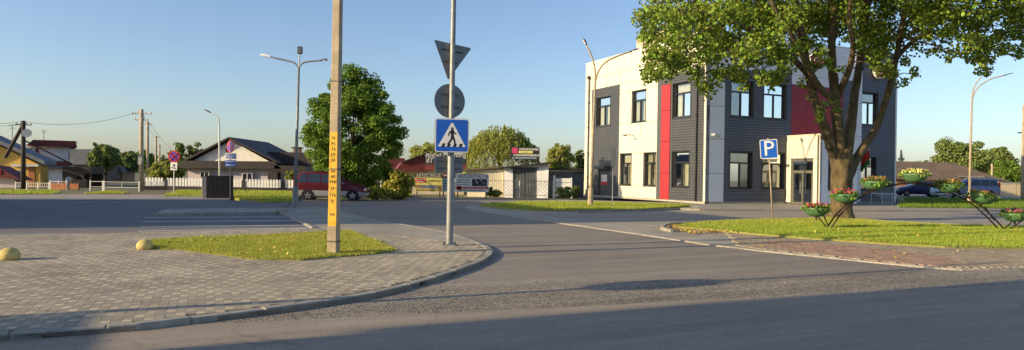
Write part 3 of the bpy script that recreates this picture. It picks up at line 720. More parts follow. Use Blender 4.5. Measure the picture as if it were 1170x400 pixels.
for a, b, c, e in ((-2.2,-2.12,0,2.85),(-.50,-.42,0,2.85),(-2.12,-.5,2.77,2.85),(-2.12,-.5,2.12,2.2),(-1.36,-1.26,0.02,2.12),(-2.12,-2.04,.02,2.12),(-.58,-.5,.02,2.12),(-2.04,-1.36,.02,.16),(-1.26,-.58,.02,.16),(-2.04,-1.36,2.02,2.12),(-1.26,-.58,2.02,2.12)):
    fbox(p, fv, a, b, c, e, D0, D1)
ed = p.build('entrance_door', 'frame_olive', vs_)
for a, b, c, e in ((-2.04,-1.36,.16,2.02),(-1.26,-.58,.16,2.02),(-2.12,-.5,2.2,2.77)):
    MB().add([fv(a,c,-.11), fv(b,c,-.11), fv(b,e,-.11), fv(a,e,-.11)], [(0,1,2,3)]).build('pane', 'glass', ed)
p = MB(); p.bar(fv(-1.42,.7,.0), fv(-1.42,1.5,.0), .02); p.bar(fv(-1.2,.7,.0), fv(-1.2,1.5,.0), .02); p.build('handle', 'galv', ed)
MB().box(tv+.8, tv+1.7, -vd+.1, -vd+.14, 1.0, 2.95).build('poster_board', 'banner_dark', vs_)
MB().box(tv - .05, tv + vw + .04, -vd - .04, -.03, vh + .002, vh + .06).build('cap', 'cream_panel', vs_)
# round red signs
def disc(px, py, r):
    h = hit(px, py, 1, -.3); s = MB()
    pr = [(0,0),(r*.96,0),(r,.02),(r,.2),(r*.97,.22),(0,.22)]
    n = 28; vs = []
    for rr, dd in pr:
        for k in range(n): a = 2*math.pi*k/n; vs.append((h.x + rr*math.cos(a), -.06 - dd, h.z + rr*math.sin(a)))
    s.add(vs, [(i*n+k, i*n+(k+1)%n, (i+1)*n+(k+1)%n, (i+1)*n+k) for i in range(5) for k in range(n)])
    ro = s.build('round_sign', 'off_white', bld)
    f = MB(); f.add([(h.x + r*.9*math.cos(2*math.pi*k/n), -.283, h.z + r*.9*math.sin(2*math.pi*k/n)) for k in range(n)], [tuple(range(n))]); f.build('sign_face', 'sign_red', ro)
    e = MB()
    for x0, z0, x1, z1 in ((-.5,-.1,-.15,.45),(-.15,.45,.05,-.35),(.05,-.35,.5,.2)):
        e.bar((h.x + x0*r, -.29, h.z + z0*r), (h.x + x1*r, -.29, h.z + z1*r), .06*r, n=6)
    e.build('emblem', 'off_white', ro)
disc(1007, 80, .62); disc(934, 69, .62)
# flag on a wall pole
fp = hit(972, 178, 1, -.1)
flg = thing('flag', 'red and green flag on a slanting pole beside the vestibule, behind the trunk', 'flag', (0,0,0)); flg.parent = None
wm = inv.inverted()
a = wm @ Vector((FR(976)[0], -.06, 2.75)); b = wm @ Vector((FR(976)[0] - .45, -1.5, 3.75)); a2 = P(991, 175, 47.0); 
flg.location = a; fm = MB(); fm.bar((0,0,0), b - a, .02, n=6); fm.build('pole', 'off_white', flg)
v = (b - a); pts = [v*.45, v*.98]; nn = 8
for lo, hi, m in ((0, .66, 'flag_red'), (.66, 1.0, 'flag_green')):
    vs = []
    for i in range(nn+1):
        q = pts[0].lerp(pts[1], i/nn); wob = Vector((.06*math.sin(i*1.9), .06*math.cos(i*1.3), 0))
        vs += [q + Vector((0,0,-1.0*lo)) + wob*lo*2, q + Vector((0,0,-1.0*hi)) + wob*hi*2]
    MB().add(vs, [(2*i,2*i+2,2*i+3,2*i+1) for i in range(nn)]).build('cloth', m, flg)
# bicycle rack by the wall
c0 = wm @ Vector((FR(984)[0] + .1, -1.0, 0)); rk = thing('bicycle_rack', 'white comb-shaped bicycle rack against the navy wall right of the trunk', 'bike rack', (c0.x, c0.y, BZ), TH)
m_ = MB(); m_.bar((0,.3,.75), (2.2,.3,.75), .025); m_.build('rail', 'white_paint', rk)
for i in range(8):
    x = .08 + i*.29; MB().tube([(x,.3,.75),(x+.1,.05,.72),(x+.2,-.2,.6),(x+.26,-.38,.35),(x+.28,-.45,.05)], .016, 6).build('hoop', 'white_paint', rk)
for x in (.05, 1.1, 2.15): MB().bar((x,.3,.0), (x,.3,.75), .022, n=6).build('post', 'white_paint', rk)
# ================================================================== POLES, SIGNS, LAMPS
def rel(p, b): return tuple(Vector(p) - Vector(b))
# concrete utility pole with a yellow lettered band
b = G(381, 290.5, PZ + .01); Y = b.y
up = thing('utility_pole', 'square concrete utility pole with a yellow lettered band, on the grass plot', 'pole', b, -0.16)
def taper(z): return .094 - .0038*z
def polebox(mb, z0, z1, e=0.0):
    a, c = taper(z0) + e, taper(z1) + e
    return mb.add([(-a,-a,z0),(a,-a,z0),(a,a,z0),(-a,a,z0),(-c,-c,z1),(c,-c,z1),(c,c,z1),(-c,c,z1)], [(0,3,2,1),(4,5,6,7),(0,1,5,4),(1,2,6,5),(2,3,7,6),(3,0,4,7)])
polebox(MB(), -.3, 10.5).build('shaft', 'concrete_pole', up, bevel=.012)
z0 = P(381, 258, Y).z - b.z; z1 = P(380.5, 151, Y).z - b.z
mb = MB(); a, c = taper(z0) - .008, taper(z1) - .008
mb.add([(-a,-taper(z0)-.003,z0),(a,-taper(z0)-.003,z0),(c,-taper(z1)-.003,z1),(-c,-taper(z1)-.003,z1)], [(0,1,2,3)])
bnd_ = mb.build('yellow_band', 'yellow_paint', up)
mb = MB(); z = z1 - .12; k = 0
while z > z0 + .18:
    n = random.choice((2,2,3)); fd = -taper(z) - .006
    if k % 7 not in (5,):
        for i in range(n):
            x = (i - (n-1)/2)*.045; h = .055; wd = .026
            g = random.choice((((-1,0,-1,1),(1,0,1,1),(-1,.5,1,.5)), ((-1,0,0,1),(0,1,1,0),(-.5,.4,.5,.4)), ((-1,1,1,1),(0,0,0,1)), ((-1,0,-1,1),(-1,1,1,1),(-1,0,1,0)), ((-1,0,-1,1),(-1,1,1,.6),(1,.6,-1,.4))))
            for x0, q0, x1, q1 in g: mb.bar((x + x0*wd/2, fd, z - h/2 + q0*h), (x + x1*wd/2, fd, z - h/2 + q1*h), .0045, n=4)
    z -= .105 if z > (z0+z1)/2 else .125; k += 1
mb.build('lettering', 'banner_brown', bnd_)
for zz in (P(381,276,Y).z - b.z, P(381,194,Y).z - b.z, P(380,94,Y).z - b.z):
    t = taper(zz) + .004; m_ = MB(); m_.add([(s*t, q*t, zz + d) for d in (0,.022) for s, q in ((-1,-1),(1,-1),(1,1),(-1,1))], [(0,1,5,4),(1,2,6,5),(2,3,7,6),(3,0,4,7),(4,5,6,7),(3,2,1,0)])
    m_.bar((t,0,zz+.01), (t+.07,-.02,zz+.01), .008, n=5); m_.build('clamp', 'galv_dark', up)

# signs --------------------------------------------------------------
def rrect(w, h, r, n=4):
    out = []
    for cx, cz, a0 in ((w/2-r, h/2-r, 0), (-w/2+r, h/2-r, 90), (-w/2+r, -h/2+r, 180), (w/2-r, -h/2+r, 270)):
        for i in range(n+1): a = R(a0 + 90*i/n); out.append((cx + r*math.cos(a), cz + r*math.sin(a)))
    return out
def circ(r, n=28): return [(r*math.cos(2*math.pi*k/n), r*math.sin(2*math.pi*k/n)) for k in range(n)]
def plate(root, name, pl, m, z, y, rot=0, thick=.012, roll=0, parent=None, x=0):
    """flat piece facing local -y rotated by rot about the pole, its front at distance y before the pole"""
    cr, sr = math.cos(roll), math.sin(roll); c, s = math.cos(rot), math.sin(rot)
    def fn(a, b_, d):
        a, b_ = a*cr - b_*sr + x, a*sr + b_*cr; return (a*c - d*s, a*s + d*c, z + b_)
    mb = MB(); mb.extr(pl, y + thick, y, fn)
    return mb.build(name, m, parent or root), fn
b = G(513.5, 280.3, PZ); Y = b.y
cs_ = thing('crossing_sign_post', 'galvanized post with a blue pedestrian crossing sign and grey sign backs, at the kerb corner', 'sign post', b)
H = 7.5
smooth_angle(MB().tube([(0,0,0),(0,0,2.2),(0,0,2.25),(0,0,H)], [.078,.076,.066,.05], 16).build('post', 'galv', cs_))
fl_ = MB().box(-.15,.15,-.15,.15,.0,.022).build('base_plate', 'galv', cs_, bevel=.004)
for sx in (-.115,.115):
    for sy in (-.115,.115): MB().lathe([(.016,0),(.016,.045),(0,.05)], 6, (sx,sy,.022)).build('bolt', 'galv_dark', fl_)
zz = lambda py, px=515: P(px, py, Y).z - b.z
s1 = zz(136); s0 = zz(174.5); h = s1 - s0; zc = (s0+s1)/2; rot = R(11)
bk, _ = plate(cs_, 'crossing_sign', rrect(h, h, .05), 'galv_dark', zc, -.14, rot, .07)
pf, _ = plate(cs_, 'border', rrect(h - .012, h - .012, .045), 'white_paint', zc, -.143, rot, .003, parent=bk)
pf, fn = plate(cs_, 'blue_face', rrect(h - .05, h - .05, .03), 'blue_sign', zc, -.1455, rot, .0025, parent=bk)
t = h*.40
plate(cs_, 'triangle', [(-t*1.02,-t*.82),(t*1.02,-t*.82),(t*.06,t*.93),(-t*.06,t*.93)], 'white_paint', zc, -.1480, rot, .0025, parent=bk)
man = MB(); fnp = lambda a, b_, d: fn(a*h, b_*h, d)
def stroke(p, q, w0, w1):
    (x0,y0),(x1,y1) = p, q; L_ = math.hypot(x1-x0, y1-y0); nx, ny = -(y1-y0)/L_, (x1-x0)/L_
    man.extr([(x0-nx*w0,y0-ny*w0),(x1-nx*w1,y1-ny*w1),(x1+nx*w1,y1+ny*w1),(x0+nx*w0,y0+ny*w0)], -.1482, -.1508, fnp)
man.extr([(.005 + .038*math.cos(a), .205 + .038*math.sin(a)) for a in np.linspace(0, 2*math.pi, 13)[:-1]], -.1482, -.1508, fnp)
for p, q, a_, c_ in (((.0,.165),(.01,-.02),.045,.04),((.01,-.02),(-.02,-.12),.035,.028),((-.02,-.12),(-.13,-.27),.028,.018),((.01,-.02),(.07,-.13),.035,.026),((.07,-.13),(.09,-.27),.026,.018),
                     ((-.01,.15),(-.09,.06),.022,.018),((-.09,.06),(-.10,-.02),.018,.014),((.02,.15),(.08,.06),.022,.018),((.08,.06),(.13,.05),.018,.014)): stroke(p, q, a_, c_)
for x in (-.31,-.15,.03,.2): man.extr([(x,-.33),(x+.085,-.33),(x+.115,-.235),(x+.04,-.235)], -.1482, -.1508, fnp)
man.build('pedestrian_emblem', 'black_paint', bk)
# back of a plate below, backs of round and triangular signs on the far side
za, zb = zz(179), zz(198)
p_, fnq = plate(cs_, 'plate_back', rrect(.68, za-zb, .05), 'sign_back', (za+zb)/2, .10, R(27), .012, x=.0)
for q in (-.08, .08): m_ = MB(); m_.extr([(-.3,q-.012),(.3,q-.012),(.3,q+.012),(-.3,q+.012)], .078, .0995, fnq); m_.build('bracket', 'galv_dark', p_)
rt = R(32); zc2 = zz(115)
c_, fnc = plate(cs_, 'round_sign_back', circ(.385), 'sign_back', zc2, .10, rt, .014)
for q in (-.14, .14): m_ = MB(); m_.extr([(-.22,q-.018),(.22,q-.018),(.22,q+.018),(-.22,q+.018)], .075, .10, fnc); m_.build('bracket', 'galv_dark', c_)
zt, zb2 = zz(49.5), zz(90); ht = zt - zb2; wd = ht*1.15/2; zc3 = zb2 + ht*.62
tri_s = []
for (x, y) in ((-wd, ht*.38), (wd, ht*.38), (0, -ht*.62)):
    for i in range(5):
        a = {0: 180-i*15-60, 1: 60-i*15, 2: 240+i*15}[[(-wd, ht*.38), (wd, ht*.38), (0, -ht*.62)].index((x, y))]
        tri_s.append((x*.93 + .035*math.cos(R(a)), y*.93 + .035*math.sin(R(a))))
import itertools
tri_s.sort(key=lambda p: math.atan2(p[1], p[0]))
c_, fnc = plate(cs_, 'triangle_sign_back', tri_s, 'sign_back', zc3, .10, R(28), .014, roll=R(-6))
for q, wq in ((.15,.26), (-.11,.17)): m_ = MB(); m_.extr([(-wq,q-.015),(wq,q-.015),(wq,q+.015),(-wq,q+.015)], .075, .10, fnc); m_.build('bracket', 'galv_dark', c_)

# parking sign
b = G(883, 252, .1); Y = b.y; top = P(877.5, 158, Y)
pk = thing('parking_sign', 'blue square parking sign on a thin leaning pole, left of the maple', 'sign', b)
MB().tube([(0,0,-.05), rel(P(879.5, 190, Y), b), rel(top, b)], .028, 10).build('pole', 'concrete_pole', pk, smooth=True)
c0 = P(878.2, 170.4, Y) - b; rot = R(-14); rl = R(4)
hs = .70
def platec(root, name, pl, m, c, y, rot, thick, roll, parent=None):
    cr, sr = math.cos(roll), math.sin(roll); cc, ss = math.cos(rot), math.sin(rot)
    def fn(a, b_, d):
        a, b_ = a*cr - b_*sr, a*sr + b_*cr; return (c[0] + a*cc - d*ss, c[1] + a*ss + d*cc, c[2] + b_)
    mb = MB(); mb.extr(pl, y + thick, y, fn); return mb.build(name, m, parent or root), fn
pb, fn = platec(pk, 'sign_plate', rrect(hs*.92, hs*1.06, .05), 'galv_dark', c0, -.055, rot, .02, rl)
platec(pk, 'border', rrect(hs*.91, hs*1.05, .05), 'white_paint', c0, -.058, rot, .003, rl, pb)
platec(pk, 'blue_face', rrect(hs*.84, hs*.98, .035), 'blue_sign', c0, -.0605, rot, .0025, rl, pb)
Mx = Matrix.Translation(fn(0,0,-.064)) @ Matrix.Rotation(rot, 4, 'Z') @ Matrix.Rotation(R(90), 4, 'X') @ Matrix.Rotation(rl, 4, 'Z')
textmesh('P', .82, 'white_paint', pb, Mx, 'letter', .002)

# street lamps
def lamp(name, label, base_px, z, pole_px, arms, r0, r1, mats='galv', head='galv_dark', Yo=None, extra=None, group='street lamps'):
    b = G(*base_px, z) if Yo is None else P(base_px[0], base_px[1], Yo)
    b.z = z; Y = b.y
    o = thing(name, label, 'street lamp', b, group=group)
    pts = [(0,0,-.05)] + [rel(P(*p, Y), b) for p in pole_px]; n = len(pts)
    MB().tube(pts, [r0 + (r1-r0)*i/(n-1) for i in range(n)], 12).build('pole', mats, o, smooth=True)
    MB().lathe([(r0*1.5,0),(r0*1.5,.9),(r0,.95)], 12).build('base', mats, o, smooth=False)
    for arm, hd, hm in arms:
        q = [Vector(rel(P(*p, Y), b)) for p in arm]
        sm = []
        for i in range(len(q)-1):
            p0, p1, p2, p3 = q[max(i-1,0)], q[i], q[i+1], q[min(i+2,len(q)-1)]
            for t in (0,.33,.66): sm.append(.5*((2*p1) + (p2-p0)*t + (2*p0-5*p1+4*p2-p3)*t*t + (3*p1-p0-3*p2+p3)*t**3))
        sm.append(q[-1])
        am = MB().tube(sm, r1*.8, 8).build('arm', mats, o, smooth=True)
        if hd:
            L_, w, hh = hd; d = (sm[-1] - sm[-2]).normalized(); s = Vector((0,1,0)); u_ = d.cross(s) if d.cross(s).z > 0 else -d.cross(s)
            c = sm[-1]; m_ = MB()
            prof = [(-.05,.35,.3),(.15,.9,.8),(.6,1.0,1.0),(.9,.9,.7),(1.0,.6,.3)]
            vs = []
            for f_, a, e in prof:
                cc = c + d*(f_*L_)
                vs += [cc + s*(w/2*a) , cc + s*(w/2*a*.8) + u_*(hh*e), cc - s*(w/2*a*.8) + u_*(hh*e), cc - s*(w/2*a)]
            k = len(prof)
            m_.add(vs, [(i*4+j, i*4+(j+1)%4, (i+1)*4+(j+1)%4, (i+1)*4+j) for i in range(k-1) for j in range(4)] + [(3,2,1,0), tuple(range(4*k-4, 4*k))])
            hd_ = m_.build('lamp_head', hm, o, bevel=.01)
            cc = c + d*(L_*.55); g = MB(); g.add([cc + d*(L_*.33*a) + s*(w*.38*e) - u_*f_ for f_ in (.003,.025) for a, e in ((-1,-1),(1,-1),(1,1),(-1,1))],
                     [(3,2,1,0),(4,5,6,7),(0,1,5,4),(1,2,6,5),(2,3,7,6),(3,0,4,7)]); g.build('lens', 'lamp_white', hd_)
    if extra: extra(o, b, Y)
    return o
def box_on_top(o, b, Y):
    q = rel(P(342.8, 57.5, Y), b); MB().bar(rel(P(341.6,77,Y), b), rel(P(342.6,60,Y), b), .03).build('top_tube', 'galv', o)
    MB().box(q[0]-.1, q[0]+.1, q[1]-.1, q[1]+.1, q[2]-.16, q[2]+.16).build('camera_box', 'galv_dark', o, bevel=.02)
lamp('street_lamp', 'twin-armed grey street lamp with a box on top, left of the utility pole', (337.3,237.6), PZ, [(339,160),(341.5,77)],
     [([(341.5,78),(338,73.5),(334,71),(322,68),(312,66)], (.58,.22,.09), 'lamp_white'), ([(341.5,78),(344,73.5),(349,71),(360,69.5),(368,69)], (.25,.2,.07), 'galv_dark')], .085, .05, extra=box_on_top)
lamp('street_lamp', 'single-armed pale street lamp behind the brown bin enclosure', (251,224), .1, [(250.8,180),(250.2,139)],
     [([(250.2,139),(249,134),(246,131.5),(241,129.2)], (.5,.2,.08), 'galv_dark')], .07, .045, mats='off_white', Yo=45)
lamp('street_lamp', 'tall cream street lamp with two curved arms before the cream building', (674.6,234.8), .11, [(676.5,180),(680,94)],
     [([(680,95),(679.6,78),(675.5,63),(670,52)], (.42,.25,.09), 'galv_dark'), ([(680,95),(683.5,82),(692,71),(707,63.5),(722,58.5)], (.4,.2,.07), 'galv_dark')], .10, .06, mats='concrete_pole')
lamp('street_lamp', 'tall pale street lamp with two bare curved arms at the right, before the parked cars', (1107.6,234.6), .12, [(1108.6,180),(1110.6,114)],
     [([(1110.6,115),(1112,102),(1117,92.5),(1122,87.5)], None, None), ([(1110.6,115),(1114.5,104),(1122,96),(1134,89.5),(1150,85.5)], (.5,.2,.05), 'galv_dark')], .10, .06, mats='concrete_pole', Yo=52)
# thin post with an edge-on plate before the building
b = G(699.8, 236, .11); Y = b.y
tp = thing('sign_post', 'thin grey post with a narrow plate on the lawn beside the tall lamp', 'sign post', b)
MB().bar((0,0,-.05), rel(P(700.5,168,Y), b), .03).build('post', 'galv', tp)
q = rel(P(700.8,179.5,Y), b); MB().box(q[0]-.13, q[0]+.13, -.05, -.035, q[2]-.5, q[2]+.5).build('plate', 'sign_back', tp)

# no-stopping and no-parking signs
b = G(198.5, 222.8, .1); Y = b.y
ns = thing('no_stopping_sign', 'round violet no-stopping sign with a small white plate, by the picket fence', 'sign', b)
zz = lambda py, px=199: P(px, py, Y).z - b.z
MB().bar((0,0,-.05), (0,0,zz(171)), .035).build('pole', 'off_white', ns)
k, _ = plate(ns, 'sign_disc', circ(.36), 'sign_red', zz(179), -.06, 0, .02); plate(ns, 'face', circ(.28), 'sign_violet', zz(179), -.064, 0, .003, parent=k)
x_ = MB(); zc = zz(179)
for s in (-1, 1): x_.bar((-.22, -.068, zc - s*.22), (.22, -.068, zc + s*.22), .035, n=4)
x_.build('cross', 'sign_red', k)
k, _ = plate(ns, 'plate', rrect(.42, zz(185.5)-zz(194.5), .03), 'white_paint', zz(190), -.06, 0, .02)
m_ = MB(); zc = zz(188.6); m_.bar((0,-.066,zc-.1), (0,-.066,zc+.06), .035, n=4); m_.bar((-.14,-.066,zc-.17), (.12,-.066,zc-.2), .03, n=4); m_.build('arrow', 'black_paint', k)
b = G(263.3, 227.4, .1); Y = b.y
np_ = thing('no_parking_sign', 'round violet no-parking sign above white and blue plates, at the brown bin enclosure', 'sign', b)
zz = lambda py, px=262.5: P(px, py, Y).z - b.z
MB().bar((0,0,-.05), (-.06,0,zz(161)), .035).build('pole', 'galv_dark', np_)
k, _ = plate(np_, 'sign_disc', circ(.35), 'sign_red', zz(167.5), -.06, R(-35), .02); _, fn = plate(np_, 'face', circ(.28), 'sign_violet', zz(167.5), -.064, R(-35), .003, parent=k)
m_ = MB(); m_.extr([(-.22,.16),(-.16,.22),(.22,-.16),(.16,-.22)], -.0645, -.068, fn); m_.build('slash', 'sign_red', k)
for ya, yb_, m in ((175, 182, 'white_paint'), (183, 186.2, 'blue_sign'), (186.8, 190.2, 'blue_sign')):
    zc = (zz(ya)+zz(yb_))/2; k, fn = plate(np_, 'plate', rrect(.62, zz(ya)-zz(yb_), .03), m, zc, -.06, 0, .02)
    g = MB(); hh = (zz(ya)-zz(yb_))
    for r_ in ((.18,-.18) if m == 'white_paint' else (0,)):
        x = -.26
        while x < .24:
            wdt = random.uniform(.03,.09); g.extr([(x,r_*hh-.035),(x+wdt,r_*hh-.035),(x+wdt,r_*hh+.035),(x,r_*hh+.035)], -.0605, -.064, fn); x += wdt + .03
    g.build('lettering', 'blue_sign' if m == 'white_paint' else 'white_paint', k)

# yellow ball bollards
def ball(px, py, r, label):
    b = G(px, py, PZ); n = 24; pr = [(r*.55,-.02),(r*.80,.0),(r*.93,r*.16)]
    for a in np.linspace(12, 88, 11): pr.append((r*math.cos(R(a)), r*.32 + r*.95*math.sin(R(a))))
    o = MB().lathe(pr + [(0, r*1.27)], n).build('bollard', 'yellow_ball', loc=b, smooth=True)
    tag(o, label, 'bollard', 'yellow ball bollards')
ball(10.5, 296.6, .165, 'pale yellow ball bollard at the left edge of the picture')
ball(165.5, 284.8, .16, 'pale yellow ball bollard at the left tip of the grass plot')

# flower arch
fa = G(947, 260.8, .1); fb = G(1147.5, 262, .1)
arch = thing('flower_arch', 'dark iron arch carrying seven green flower bowls across the island', 'planter stand', fa)
def AD(px, py):
    t = (px - 947)/(1147.5 - 947); return P(px, py, fa.y + (fb.y - fa.y)*t) - fa
apx = [(947,260.8),(958,246),(972,232),(990,220.5),(1008,214),(1028,210),(1046,208.6),(1066,211),(1085,217),(1105,226),(1120,236),(1134,249),(1147.5,262)]
for dz, dy, nm in ((0,-.08,'arch_tube'), (-.02,.22,'arch_tube')):
    q = [AD(*p) + Vector((0,dy,dz)) for p in apx]; q[0].z = q[-1].z = -.05
    MB().tube(q, .026, 8).build(nm, 'iron', arch, smooth=True)
for i, p in enumerate(apx[1:-1]):
    c = AD(*p); MB().bar(c + Vector((0,-.08,0)), c + Vector((0,.22,-.02)), .014, n=6).build('rung', 'iron', arch)
for p, q in (((934,247),(945,260.5)), ((941,246),(947,259.5)), ((1158,252),(1147,262)), ((1168,252),(1153,262.5)), ((1125,236),(1136,252))):
    a, c = AD(*p), AD(*q); c.z = max(c.z, -.03); MB().bar(a, c, .02, n=6).build('strut', 'iron', arch)
bowls = [(933.5,239.5,'petal_pink','pink-flowered green bowl at the left foot of the iron arch'),(966,223.8,'petal_pink','pink-flowered green bowl second from the left on the arch, before the trunk'),
         (1000,209.0,'petal_rust','green bowl with rust-coloured flowers before the navy wall'),(1046,200.4,'petal_cream','green bowl with pale yellow flowers at the top of the arch'),
         (1085,212.2,'petal_rust','green bowl with rust-coloured flowers right of the arch top'),(1124.5,225.0,'petal_rust','tilted green bowl with orange-red flowers beside the right lamp'),
         (1161,245.5,'petal_pink','green bowl with pink flowers at the right edge of the picture')]
for i, (px, py, pm, lb) in enumerate(bowls):
    c = AD(px, py) + fa + Vector((0,.06,0)); r = .40
    o = thing('flower_bowl', lb, 'flower bowl', c, random.uniform(0,6), 'green flower bowls on the iron arch')
    if i == 5: o.rotation_euler = (0, R(12), 0)
    pr = [(.10,-.235),(.24,-.20),(.34,-.10),(.385,.0),(.40,.05),(.385,.055),(.36,.02),(0,.02)]
    MB().lathe(pr, 24).build('bowl', 'bowl_green', o, smooth=True)
    MB().bar((0,0,-.24), (0,0,-.34), .03, n=8).build('stem', 'iron', o)
    n = 420; a = rng.uniform(0,2*np.pi,n); rr = .37*np.sqrt(rng.uniform(0,1,n)); hz = .03 + rng.uniform(0,1,n)*(.17 - .18*rr) + .03*np.sin(a*3+i)
    def quads(idx, sz, name, m):
        k = len(idx); V = np.zeros((k,4,3)); ax = rng.normal(0,1,(k,3)); ax /= np.linalg.norm(ax,axis=1)[:,None]; bx = np.cross(ax, rng.normal(0,1,(k,3))); bx /= np.linalg.norm(bx,axis=1)[:,None]
        cc = np.stack([rr[idx]*np.cos(a[idx])*1.05, rr[idx]*np.sin(a[idx])*1.05, hz[idx]],-1); s = sz*rng.uniform(.7,1.3,k)[:,None]
        V[:,0] = cc - ax*s; V[:,1] = cc - bx*s*.7; V[:,2] = cc + ax*s; V[:,3] = cc + bx*s*.7
        npmesh(name, V.reshape(-1,3), np.arange(4*k).reshape(k,4), m, o)['kind'] = 'stuff'
    rr[170:] *= 1.22; hz[170:] = np.where(rr[170:] > .39, hz[170:] - .09, hz[170:])
    nf = 150 if pm != 'petal_cream' else 210
    hz[:nf] += .04; quads(np.arange(nf), .038, 'flowers', pm); quads(np.arange(nf, n), .05, 'foliage', 'leaf')

# ================================================================== INVENTED BUILDINGS AND SIGN OUT OF FRAME (added to shade the lot and the road)
def block(name, label, s0, s1, n0, n1, h, storeys):
    c = SN(s0, n0); o = thing(name, label, 'building', (c[0], c[1], 0), TH); Ls, Ln = s1-s0, n1-n0
    MB().box(0, Ls, 0, Ln, 0, h).build('wall', 'caster_wall', o); MB().box(-.2, Ls+.2, -.2, Ln+.2, h+.002, h+.25).build('roof', 'roof_grey', o)
    for k in range(storeys):
        z = 1.0 + k*(h/storeys)
        for j in range(int(Ln//2.6)):
            y = .8 + j*2.6; w_ = MB().box(Ls+.002, Ls+.05, y, y+1.4, z, z+1.5).build('window', 'off_white', o); MB().box(Ls+.051, Ls+.055, y+.08, y+1.32, z+.08, z+1.42).build('pane', 'car_glass', w_)
    return o
TN = math.tan(R(SUN_EL))
block('caster_block', 'unseen tall pale block added left of the picture to shade the street and lot', -32, -17, 21.4, 28.3, (20 + 17)*TN, 3)  # invented block, its height set from the wanted shadow length
block('caster_block', 'unseen lower pale block added left of the picture to shade the far half of the lot', -32, -17.3, 28.32, 40.8, (14.5 + 17.3)*TN, 3)  # second invented block, lower so that its shadow ends sooner
block('annex', 'unseen low block added behind the viewer to shade the near corner of the pavement', -22, -10.05, 7.02, 8.45, 2.42, 1)  # invented low volume, added only for the shadow on the near paving
block('caster_house', 'unseen plain house added behind the viewer to shade the main road in the foreground', -24, -10, -9, 7.0, 7.6, 2)  # invented house, placed to shade the foreground road
c = SN(-5, 8.75); o = thing('caster_sign', 'unseen round sign on a tall post, added left of the picture to cast a shadow on the road', 'sign', (c[0], c[1], .0))  # invented sign, added for the pole and disc shadow
MB().bar((0,0,0), (0,0,6.0), .085, .06).build('post', 'galv', o)
plate(o, 'disc', circ(.4), 'sign_back', 3.35, .08, -R(66), .012)
# ================================================================== TREES
def leafcloud(C, Rr, n, size, droop=0.0, elong=1.0, aspect=.75):
    """n leaves scattered round clump centres C with radii Rr"""
    i = rng.integers(0, len(C), n); d = rng.normal(0,1,(n,3)); d /= np.linalg.norm(d,axis=1)[:,None]
    r = Rr[i]*rng.uniform(0,1,n)**.45; p = C[i] + d*r[:,None]*np.array([1,1,.8])
    nr = d*.6 + np.array([0,0,.5]) + rng.normal(0,.55,(n,3)); nr /= np.linalg.norm(nr,axis=1)[:,None]
    ax = np.cross(nr, rng.normal(0,1,(n,3))); ax[:,2] -= droop; ax -= nr*np.sum(ax*nr,1)[:,None]; ax /= np.linalg.norm(ax,axis=1)[:,None]
    bx = np.cross(nr, ax); s = (size*rng.uniform(.6,1.25,n))[:,None]
    V = np.zeros((n,6,3)); L_ = s*elong; W = s*aspect
    V[:,0] = p - ax*L_; V[:,1] = p - ax*L_*.25 + bx*W + nr*s*.22; V[:,2] = p + ax*L_*.45 + bx*W*.75 + nr*s*.2
    V[:,3] = p + ax*L_*1.05; V[:,4] = p + ax*L_*.45 - bx*W*.75 + nr*s*.2; V[:,5] = p - ax*L_*.25 - bx*W + nr*s*.22
    idx = np.arange(n)[:,None]*6
    Fc = np.concatenate([idx + np.array([[0,1,2,3]]), idx + np.array([[0,3,4,5]])], 1).reshape(-1,4)
    return V.reshape(-1,3), Fc
def limb(mb, pts, r0, r1, n=10, jit=.0):
    q = [Vector(p) for p in pts]; sm = []
    for i in range(len(q)-1):
        p0, p1, p2, p3 = q[max(i-1,0)], q[i], q[i+1], q[min(i+2,len(q)-1)]
        for t in (0,.25,.5,.75): sm.append(.5*((2*p1) + (p2-p0)*t + (2*p0-5*p1+4*p2-p3)*t*t + (3*p1-p0-3*p2+p3)*t**3))
    sm.append(q[-1]); m = len(sm); o = len(mb.v)
    mb.tube(sm, [r0 + (r1-r0)*(i/(m-1))**.8 for i in range(m)], n)
    for k in range(o, len(mb.v)):
        v = Vector(mb.v[k]); a = mnoise.noise(v*2.3)*jit + mnoise.noise(Vector((v.x*9, v.y*9, v.z*3)))*jit*.6 if jit else 0.0; mb.v[k] = (v.x + a, v.y + a*.7, v.z)
    return sm
